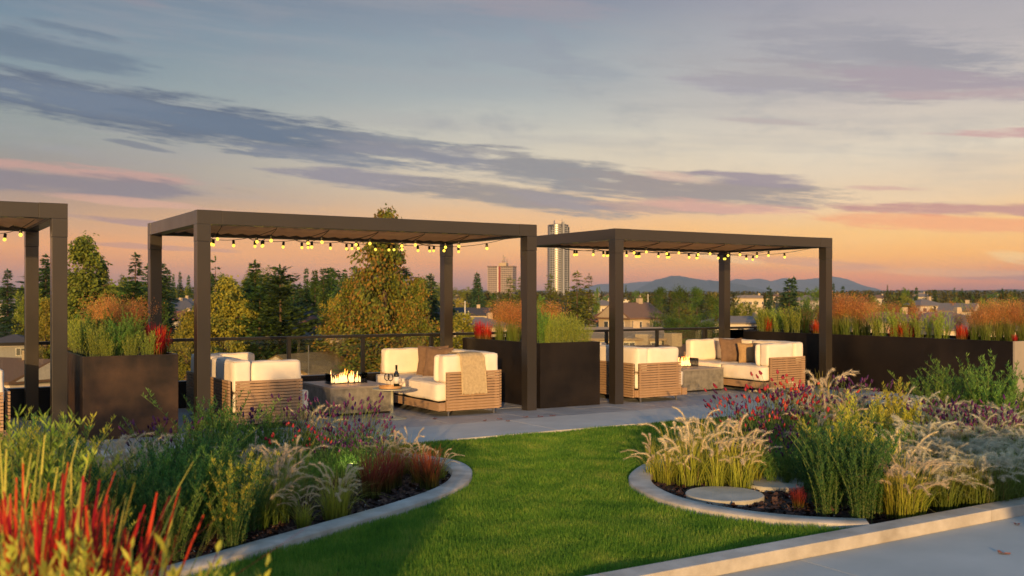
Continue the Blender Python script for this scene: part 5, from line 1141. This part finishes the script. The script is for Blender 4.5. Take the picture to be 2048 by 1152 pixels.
def house(px, py, d, w, dep, hw_, hr, rz, wall, roof, style, label, floors=1, nwin=3, garage=False, group='houses below the terrace'):
    K = 1.0
    if d < 140: K = (122 + d * .12) / d; d = d * K
    p = at(px, d); zr = zat(py, d); zb = zr - (hr + hw_) * K; zg = float(T(p.x, p.y)) - .6
    t = thing('house', label, 'house', (p.x, d, zb), rz, group); t.scale = (K, K, K); wm, rm = HM[wall], RM[roof]; x, y = w / 2, dep / 2; ov = .5
    MB().box(-x, x, -y, y, min(zg - zb, -.5), hw_).build('wall', wm, t)
    if style == 'gable':      # ridge along x
        MB().prism([(-y - ov, hw_ - .12), (y + ov, hw_ - .12), (y + ov, hw_ + .12), (0, hw_ + hr), (-y - ov, hw_ + .12)], 'x', -x - ov, x + ov).build('roof', rm, t)
        for s in (-1, 1):
            a, b = (s * (x + ov) , s * (x + ov + .06)); MB().prism([(-y * .96, hw_ + .1), (y * .96, hw_ + .1), (0, hw_ + hr * .94)], 'x', min(a, b), max(a, b)).build('gable_wall', wm, t)
    else:
        rl = max(0.1, x - y)
        V = [(-x - ov, -y - ov, hw_), (x + ov, -y - ov, hw_), (x + ov, y + ov, hw_), (-x - ov, y + ov, hw_), (-rl, 0, hw_ + hr), (rl, 0, hw_ + hr)]
        V2 = [(a, b, c - .25) for a, b, c in V[:4]]
        MB().add(V + V2, [(0, 1, 5, 4), (1, 2, 5), (2, 3, 4, 5), (3, 0, 4), (0, 6, 7, 1), (1, 7, 8, 2), (2, 8, 9, 3), (3, 9, 6, 0), (6, 9, 8, 7)]).build('roof', rm, t)
    ch = MB().box(x * .4, x * .4 + .8, -.4, .4, hw_ + hr * .3, hw_ + hr + .7).build('chimney', HM['tan'], t)
    fh = hw_ / floors
    for fl in range(floors):
        for k in range(nwin):
            cx = -x + w * (k + .5) / nwin; zc = fh * fl + fh * .52
            if garage and k == 0 and fl == 0:
                MB().box(cx - 1.3, cx + 1.3, -y - .06, -y, .1, 2.3).build('garage_door', TRIM, t); continue
            wf = MB().box(cx - .72, cx + .72, -y - .05, -y, zc - .62, zc + .62).build('window', TRIM, t)
            for sx in (-1, 1): MB().box(cx + sx * .33 - .29, cx + sx * .33 + .29, -y - .07, -y - .051, zc - .54, zc + .54).build('pane', DARKW, wf)
        for k in range(2):
            cy = -y + dep * (k + .5) / 2; zc = fh * fl + fh * .52
            for s in (-1, 1):
                wf = MB().box(min(s * x, s * (x + .05)), max(s * x, s * (x + .05)), cy - .6, cy + .6, zc - .6, zc + .6).build('window', TRIM, t)
                MB().box(min(s * (x + .051), s * (x + .07)), max(s * (x + .051), s * (x + .07)), cy - .5, cy + .5, zc - .5, zc + .5).build('pane', DARKW, wf)
    PROT.append((px - w * .33 / d * FPX, px + w * .33 / d * FPX, d)); return t
house(28, 597, 430, 12, 9, 3.2, 2.2, R(-20), 'pale', 'grey', 'gable', 'long pale bungalow at the left edge under the dark spruce', 1, 3)
house(46, 612, 405, 8, 8, 2.8, 1.8, R(15), 'tan', 'red', 'hip', 'orange brown bungalow next to the left pergola post', 1, 2, True)
house(352, 600, 300, 9, 8, 5.2, 3.4, R(70), 'white', 'grey', 'gable', 'white steep gabled house between the pergola posts, left gable', 2, 2)
house(368, 596, 306, 8, 8, 5.6, 3.6, R(80), 'white', 'grey', 'gable', 'white steep gabled house between the pergola posts, taller right gable', 2, 2)
house(358, 622, 235, 9, 8, 3.0, 2.0, R(8), 'grey', 'red', 'gable', 'grey house with orange roof below the white gables', 1, 3)
house(604, 613, 230, 10, 9, 4.8, 2.4, R(12), 'grey', 'dark', 'hip', 'dark roofed grey house left of the yellow tree', 2, 3)
house(625, 632, 190, 9, 9, 3.4, 2.2, R(20), 'cream', 'red', 'hip', 'red brown roofed house left of the yellow tree', 1, 3)
house(612, 652, 185, 9, 8, 3.2, 2.0, R(60), 'grey', 'grey', 'gable', 'grey gabled house low behind the sweeping fir', 1, 3)
house(676, 655, 150, 7, 7, 3.0, 1.6, R(-10), 'tan', 'tan', 'hip', 'tan house glimpsed below the yellow tree', 1, 2)
house(640, 703, 70, 8, 7, 3.4, 1.9, R(62), 'cream', 'moss', 'gable', 'near house with brown roof and pale gable behind the glass railing', 1, 2)
house(930, 615, 240, 14, 8, 2.6, 1.8, R(5), 'cream', 'dark', 'gable', 'low dark roofed house by the wooden poles', 1, 3)
house(948, 634, 170, 12, 9, 3.0, 1.4, R(20), 'tan', 'grey', 'hip', 'grey roofed house behind the red grass of the middle planter', 1, 3)
house(1232, 654, 120, 10, 8, 3.9, 1.3, R(-2), 'cream', 'tan', 'gable', 'cream house with dark windows behind the far left sofa', 2, 4)
house(1262, 605, 170, 7.5, 8, 4.6, 2.6, R(35), 'tan', 'brown', 'gable', 'tan gabled house right of the far pergola post', 2, 2)
house(1222, 618, 200, 8.5, 8, 3.4, 2.2, R(15), 'cream', 'red', 'hip', 'red roofed house left of the far pergola post', 1, 3)
house(1205, 600, 320, 9, 8, 3.6, 1.6, R(0), 'cream', 'grey', 'hip', 'pale house right of the large olive conifers', 1, 3)
house(1225, 592, 420, 12, 8, 4.0, 1.2, R(10), 'white', 'grey', 'hip', 'white flat looking house far behind the large conifers', 1, 4)
house(1300, 690, 62, 7, 9, 3.0, 1.7, R(30), 'tan', 'brown', 'gable', 'near tan house with shingle roof behind the far railing', 1, 2)
house(1268, 694, 58, 6, 8, 2.8, 1.9, R(62), 'grey', 'dark', 'gable', 'near dark slate roof behind the sunlit sofa', 1, 2)
house(1500, 590, 400, 16, 9, 4.2, 1.2, R(4), 'cream', 'tan', 'hip', 'wide cream building under the far mountains', 1, 6)
house(1614, 590, 300, 9, 8, 3.4, 1.6, R(-15), 'grey', 'grey', 'hip', 'grey roofed house right of the large spruce', 1, 3)
house(1480, 632, 200, 14, 9, 3.0, 1.2, R(10), 'pale', 'grey', 'hip', 'pale low house above the far railing end', 1, 4)
house(1846, 598, 290, 9, 8, 2.8, 1.8, R(20), 'pale', 'grey', 'hip', 'pale roofed house between the right skyline conifers', 1, 3)
house(1918, 606, 230, 7, 8, 3.0, 1.8, R(-35), 'white', 'grey', 'gable', 'small pale gabled house beside the orange tree', 1, 2)
house(1880, 624, 150, 13, 9, 2.8, 1.7, R(12), 'cream', 'grey', 'hip', 'grey hip roofed bungalow behind the long planter', 1, 4)
house(1935, 634, 120, 8, 8, 2.6, 1.4, R(-6), 'cream', 'grey', 'gable', 'bungalow with cream fascia above the scarlet grass', 1, 3)
house(1770, 624, 150, 12, 9, 2.8, 1.2, R(-4), 'tan', 'grey', 'hip', 'low grey roof seen over the lime shrubs', 1, 3)
house(20, 715, 90, 10, 8, 3.0, 1.8, R(-25), 'pale', 'brown', 'gable', 'near house low behind the left glass railing', 1, 3)
house(30, 668, 160, 8, 8, 2.6, 1.4, R(10), 'grey', 'dark', 'hip', 'small dark roofed shed house on the left lawn', 1, 2)
for i in range(14):
    px = random.choice([random.uniform(880, 960), random.uniform(1190, 1300), random.uniform(1440, 1640), random.uniform(1700, 2048), random.uniform(300, 400)]); d = random.uniform(420, 850)
    p = at(px, d); top = float(T(p.x, d)) + random.uniform(6.5, 8.5); py = HY - (top - EYE) * FPX / d
    house(px, py, d, random.uniform(7, 11), 7, 3.2, 1.8, random.uniform(-.6, .6), random.choice(['white', 'cream', 'pale', 'tan']), random.choice(['grey', 'brown', 'tan']), 'hip', 'small distant house among the trees', 1, 3, group='distant houses')
# ------------------------------------------------------------------ streets, cars, poles on the left
def strip_road(name, pts, w, m, lift=.1):
    V = []; F = []
    for i, (x, y) in enumerate(pts):
        a = Vector(pts[max(i - 1, 0)]); b = Vector(pts[min(i + 1, len(pts) - 1)]); t = (b - a).normalized(); n = Vector((-t.y, t.x)) * w / 2
        for s in (-1, 1): V.append((x + n.x * s, y + n.y * s, float(T(x, y)) + lift))
        if i: F.append((2 * i - 2, 2 * i - 1, 2 * i + 1, 2 * i))
    me = bpy.data.meshes.new(name); me.from_pydata(V, [], F); me.materials.append(m); tag(link(name, me), kind='structure')
ASP = mat_plain('asphalt street', (.15, .14, .13), .9); GR = mat_plain('dry front lawn', (.16, .15, .035), .95, nscale=.3, c2=(.10, .11, .03))
def z_d(py):      # distance at which the terrain is seen in row py
    d = 120.0
    while d < 900 and EYE - (py - HY) * d / FPX > float(T(0, d)): d += 2
    return d
dA, dB = z_d(650), z_d(636)
strip_road('road', [(-dA * .62, dA - 6), (-dA * .5, dA), (-dA * .42, dA + 4), (-dA * .30, dA + 12)], 10, ASP)
strip_road('road', [(-dB * .62, dB - 4), (-dB * .5, dB), (-dB * .42, dB + 3), (-dB * .3, dB + 10)], 7, mat_plain('pale driveway', (.30, .27, .23), .9), .12)
for q, (py0, w) in enumerate(((643, 12), (663, 22))):
    dd = z_d(py0); strip_road('lawn', [(-dd * .6, dd), (-dd * .42, dd + 5)], w, GR, .05)
def car(px, py, rz, body, label):
    d = z_d(py); p = at(px, d); zg = float(T(p.x, d)) + .14; t = thing('parked_car', label, 'car', (p.x, d, zg), rz, 'cars parked on the left street')
    m = mat_plain('car paint ' + label[:8], body, .3, .3, spec=.8); L_ = 4.6
    prof = [(-2.25, .35), (-2.3, .75), (-2.1, .98), (-1.35, 1.02), (-.95, 1.42), (.75, 1.45), (1.35, 1.05), (2.15, .92), (2.3, .7), (2.28, .35)]
    MB().prism(prof, 'y', -.88, .88).build('body', m, t, bevel=.05)
    for s in (-1, 1):
        MB().prism([(-1.2, 1.05), (-.88, 1.36), (-.12, 1.38), (-.12, 1.05)], 'y', min(s * .885, s * .9), max(s * .885, s * .9)).build('window', M['far_glass'], t)
        MB().prism([(-.02, 1.05), (-.02, 1.38), (.68, 1.38), (1.15, 1.07)], 'y', min(s * .885, s * .9), max(s * .885, s * .9)).build('window', M['far_glass'], t)
        for x in (-1.4, 1.42):
            w = MB().prism([(x + .33 * math.cos(a), .33 + .33 * math.sin(a)) for a in np.linspace(0, 6.283, 17)[:-1]], 'y', min(s * .70, s * .905), max(s * .70, s * .905)).build('wheel', M['cable'], t)
            MB().prism([(x + .2 * math.cos(a), .33 + .2 * math.sin(a)) for a in np.linspace(0, 6.283, 13)[:-1]], 'y', min(s * .906, s * .915), max(s * .906, s * .915)).build('rim', M['steel_leg'], w)
    MB().prism([(.86, 1.405), (.84, 1.44), (1.4, 1.08), (1.38, 1.05)], 'y', -.75, .75).build('windscreen', M['far_glass'], t)
    PROT.append((px - 16, px + 16, d + 20))
car(18, 652, R(25), (.75, .75, .74), 'white car parked on the left street')
car(45, 650, R(-8), (.08, .14, .28), 'blue car parked beside the left pergola post')
car(43, 662, R(60), (.03, .03, .035), 'black car with its nose toward the viewer')
car(39, 637, R(4), (.02, .02, .022), 'black car in front of the orange brown bungalow')
for px, py, d, h, lab in ((930, 602, 165, 9, 'tall wooden utility pole beside the low dark roofed house'), (937, 622, 175, 6.5, 'shorter wooden pole right of the tall pole'), (617, 690, 75, 3.5, 'thin vent pole on the near brown roof'), (1296, 588, 260, 9, 'thin pale pole before the spreading trees')):
    p = at(px, d); zt = zat(py, d); t = thing('utility_pole', lab, 'pole', (p.x, d, zt - h)); MB().tube([(0, 0, 0), (0, 0, h)], [.11 if d > 100 else .05, .08 if d > 100 else .04], 8).build('pole', M['label'] if d > 100 else M['steel_leg'], t)
    if d > 100: MB().box(-.9, .9, -.05, .05, h - .5, h - .38).build('crossarm', M['bark'], t)
PROT += [(-80, 56, 470), (335, 388, 300), (596, 632, 230), (908, 950, 230), (1205, 1250, 300), (1490, 1530, 380)]

# woods between and beyond the houses: single trees
rt = random.Random(5)
def fill(n, d0, d1, kinds, label, group, h0, h1, px0=-40, px1=2080):
    k = 0; guard = 0
    while k < n and guard < n * 30:
        guard += 1; px = rt.uniform(px0, px1); d = rt.uniform(d0, d1)
        if any(a - 6 < px < b + 6 and d < dist for a, b, dist in PROT): continue
        p = at(px, d); h = rt.uniform(h0, h1); py = HY - (float(T(p.x, d)) + h - EYE) * FPX / d
        kind = rt.choice(kinds); hw = {'fir': .22, 'bluefir': .24, 'olivefir': .24, 'darkcedar': .24}.get(kind, .46) * h * FPX / d
        tree(kind, px, py, hw * .8, d, label, group); k += 1
fill(18, 175, 240, ['fir', 'bigfir', 'bluefir'], 'dark fir filling the gap between the golden cedars', 'dark firs between the golden cedars', 13.5, 16, 440, 720)
fill(64, 170, 260, ['fir', 'bigfir', 'green', 'bluefir', 'autumn', 'olivefir', 'fir'], 'broad tree of the nearer dark belt behind the left pergolas', 'nearer dark belt on the left', 11, 15.5, -40, 880)
fill(60, 240, 420, ['fir', 'fir', 'green', 'bluefir', 'autumn', 'column', 'olivefir'], 'tall tree of the dark belt behind the left and middle pergolas', 'dark tree belt on the left', 14, 20, -40, 960)
fill(110, 130, 260, ['green', 'autumn', 'green', 'autumn', 'gold', 'cedar_gold', 'pine', 'olivefir'], 'rounded green or olive tree in the low woods below the terrace', 'low woods, nearer', 6, 9.5)
fill(150, 260, 520, ['green', 'autumn', 'fir', 'pine', 'autumn', 'bluefir', 'gold', 'olivefir'], 'small tree of the mixed woods beyond the nearer houses', 'mixed woods, farther', 7, 12)

# ------------------------------------------------------------------ towers
def tower_tall():
    d = 1370; p = at(1116.5, d); zg = float(T(p.x, d)) - 1; top = zat(448, d); t = thing('tower', 'tall pale high-rise with curved balconies behind the pergolas', 'tower', (p.x, d, zg), R(8))
    H = top - zg; fh = 3.0; n = int(H / fh); w, dp = 14.6, 12.5
    wm = mat_plain('pale tower concrete', (.29, .31, .34), .7); gm = mat_plain('tower glazing', (.05, .055, .07), .25, spec=.8)
    def outline(s, x0, x1):
        pts = []
        for k in range(25):
            a = math.pi + math.pi * k / 24; pts.append((w * s * math.cos(a), -dp * s * abs(math.sin(a)) ** .55))
        pts = [q for q in pts if x0 - .01 <= q[0] <= x1 + .01]
        return [(x0, 6)] + [(max(x0, min(x1, a)), b) for a, b in pts] + [(x1, 6)]
    for nm, x0, x1, drop in (('left', -w, 3.4, 0), ('right', 6.2, w, 0)):
        top_n = n
        MB().prism(outline(.93, x0 * .93, x1 if nm == 'left' else x1 * .93), 'z', 0, n * fh).build('glass_core', gm, t)
        for k in range(n + 1):
            cut = max(0, k - (n - 5)); xa, xb = x0, x1
            if cut: 
                if nm == 'left': xa = x0 + cut * 1.5
                else: xb = x1 - cut * .9
            MB().prism(outline(1.0, xa, xb), 'z', k * fh, k * fh + 1.15).build('balcony_slab', wm, t)
        for x in np.linspace(x0 + 1.5, x1 - 1.0, 6 if nm == 'left' else 3):
            MB().box(x - .35, x + .35, -dp * .80, 5, 0, (n - 1) * fh).build('pier', wm, t)
    MB().box(3.45, 6.15, -dp - .8, 6, 0, n * fh + 3.5).build('white_fin', wm, t)
    MB().box(-5.5, 3.4, -6, 5, n * fh + .95, n * fh + 6).build('roof_crown', mat_plain('crown glass', (.5, .46, .44), .3), t)
    MB().tube([(4.5, -4, n * fh + 3), (4.5, -4, n * fh + 8)], .25, 6).build('mast', M['socket'], t)
tower_tall()
def tower_red():
    d = 1000; p = at(1004, d); zg = float(T(p.x, d)) - 1; top = zat(534, d); t = thing('tower', 'blocky pink tower with a red stripe and roof antennas', 'tower', (p.x, d, zg), R(-14))
    H = top - zg; n = 17; fh = H / n; w = 12.8
    wm = mat_plain('pinkish tower wall', (.34, .29, .27), .8); rd = mat_plain('red stripe', (.22, .03, .03), .7); gm = mat_plain('tower windows', (.13, .12, .13), .2, spec=.8)
    MB().box(-w, w, -8, 8, 0, H).build('wall', wm, t)
    MB().box(-2.4, -1.6, -8.5, -8, 0, H + .6).build('white_strip', TRIM, t); MB().box(-1.55, .6, -8.6, -8, 0, H + .4).build('red_stripe', rd, t)
    for k in range(n):
        z = k * fh + fh * .32
        for x0, x1 in ((-w + .6, -2.9), (1.2, w - .6)):
            m_ = 4 if x0 < 0 else 5
            for j in range(m_):
                a = x0 + (x1 - x0) * j / m_; b = x0 + (x1 - x0) * (j + 1) / m_; MB().box(a + .2, b - .2, -8.12, -8, z, z + fh * .55).build('window', gm, t)
        for j in range(3):
            a = -8 + 16 * j / 3; MB().box(w, w + .12, a + .7, a + 4.6, z, z + fh * .5).build('window', gm, t)
    MB().box(-w - .3, w + .3, -8.3, 8.3, H, H + .7).build('parapet', mat_plain('dark parapet', (.1, .07, .06), .8), t)
    MB().box(-2, 5.5, -5, 4, H + .7, H + 4).build('plant_room', HM['tan'], t)
    for x, y, h in ((2, -2, 12), (3.4, -3, 9), (.5, 0, 7), (5, 1, 8)): MB().tube([(x, y, H + 4), (x, y, H + h)], .18, 5).build('antenna', M['socket'], t)
    for x, z, s in ((3, 10, 1.6), (2.2, 7.2, 1.3), (4.6, 5.5, 1.2)): MB().box(x - s, x + s, -3, -2.8, H + z - .9, H + z).build('antenna_panel', M['steel_leg'], t)
tower_red()
PROT += [(970, 1040, 300), (1088, 1145, 300)]
# ------------------------------------------------------------------ far forest
def forest():
    r = np.random.default_rng(77); C, D, LN = [], [], []; out = {}
    mats = {'a': mat_leaf('far forest foliage', [(.022, .035, .012), (.045, .055, .016), (.09, .08, .02), (.14, .11, .025), (.05, .07, .02)], .25, .8, patch=.02)}
    n1 = 9500; d = np.concatenate([r.uniform(170, 900, 3000), 900 + 2700 * r.uniform(0, 1, n1 - 3000) ** 1.1]); px = np.where(r.uniform(0, 1, n1) < .72, r.uniform(-150, 2200, n1), r.uniform(-1500, 3400, n1))
    for dd, p in zip(d, px):
        if any(a < p < b and dd < dist for a, b, dist in PROT): continue
        x = (p - 1024) / FPX * dd; z0 = float(T(x, dd)); con = r.uniform() < .45
        ytop = 583 - (8 if p < 900 else 0) * (p < 900)
        H = r.uniform(7, 13) * (1.25 if con else 1) if dd > 300 else r.uniform(6, 10)
        if z0 + H > zat(574 if p < 900 else (580 if p > 1700 else 584), dd): H = max(4.0, zat(r.uniform(575, 586) if p < 900 else r.uniform(582, 590), dd) - z0)
        Rr = H * (.2 if con else .42); n = 110 if dd < 500 else (60 if dd < 900 else 30); lf = H * (.11 if dd < 500 else (.15 if dd < 900 else .24))
        t = r.uniform(.05, 1, n); a = r.uniform(0, 6.283, n)
        rad = Rr * ((1 - t) ** .9 if con else np.sqrt(np.clip(1 - (2 * t - 1) ** 2, 0, 1))) * r.uniform(.55, 1.1, n)
        c = np.stack([x + rad * np.cos(a), dd + rad * np.sin(a), z0 + t * H], -1)
        C.append(c); D.append(np.stack([np.cos(a), np.sin(a), r.normal(-.1 if con else .4, .5, n)], -1)); LN.append(np.full(n, lf))
    C = np.concatenate(C); D = np.concatenate(D); LN = np.concatenate(LN)
    D /= np.linalg.norm(D, axis=1)[:, None]; s_ = np.cross(D, [0, 0, 1.0]); s_ /= np.linalg.norm(s_, axis=1)[:, None] + 1e-9
    L_ = LN[:, None] * r.uniform(.7, 1.3, (len(LN), 1))
    V = np.stack([C - D * L_ * .5, C - s_ * L_ * .3, C + D * L_ * .5 + np.array([0, 0, .1]) * L_, C + s_ * L_ * .3], 1).reshape(-1, 3)
    tag(link('forest', mesh_arr('forest', V, np.arange(len(V)).reshape(-1, 4), mats['a'])), 'distant mixed forest of dark firs and golden trees up to the horizon', 'forest', kind='stuff')
forest()

# ------------------------------------------------------------------ haze
hz = MB().box(-9000, 9000, -60, 13500, -14, 420).mesh('haze', None) if False else None
mb = MB().box(-12500, 12500, -60, 17500, -14, 460); me = bpy.data.meshes.new('haze'); me.from_pydata(mb.v, [], mb.f)
hm = bpy.data.materials.new('haze'); hm.use_nodes = True; hm.node_tree.nodes.clear()
pv = hm.node_tree.nodes.new('ShaderNodeVolumePrincipled'); pv.inputs['Color'].default_value = (.48, .68, 1.0, 1); pv.inputs['Density'].default_value = HAZE_D; pv.inputs['Anisotropy'].default_value = 0.0
mo = hm.node_tree.nodes.new('ShaderNodeOutputMaterial'); hm.node_tree.links.new(pv.outputs[0], mo.inputs['Volume'])
me.materials.append(hm); bm = bmesh.new(); bm.from_mesh(me); bmesh.ops.recalc_face_normals(bm, faces=bm.faces); bm.to_mesh(me); bm.free()
if HAZE_D > 0: tag(link('haze', me), kind='stuff')
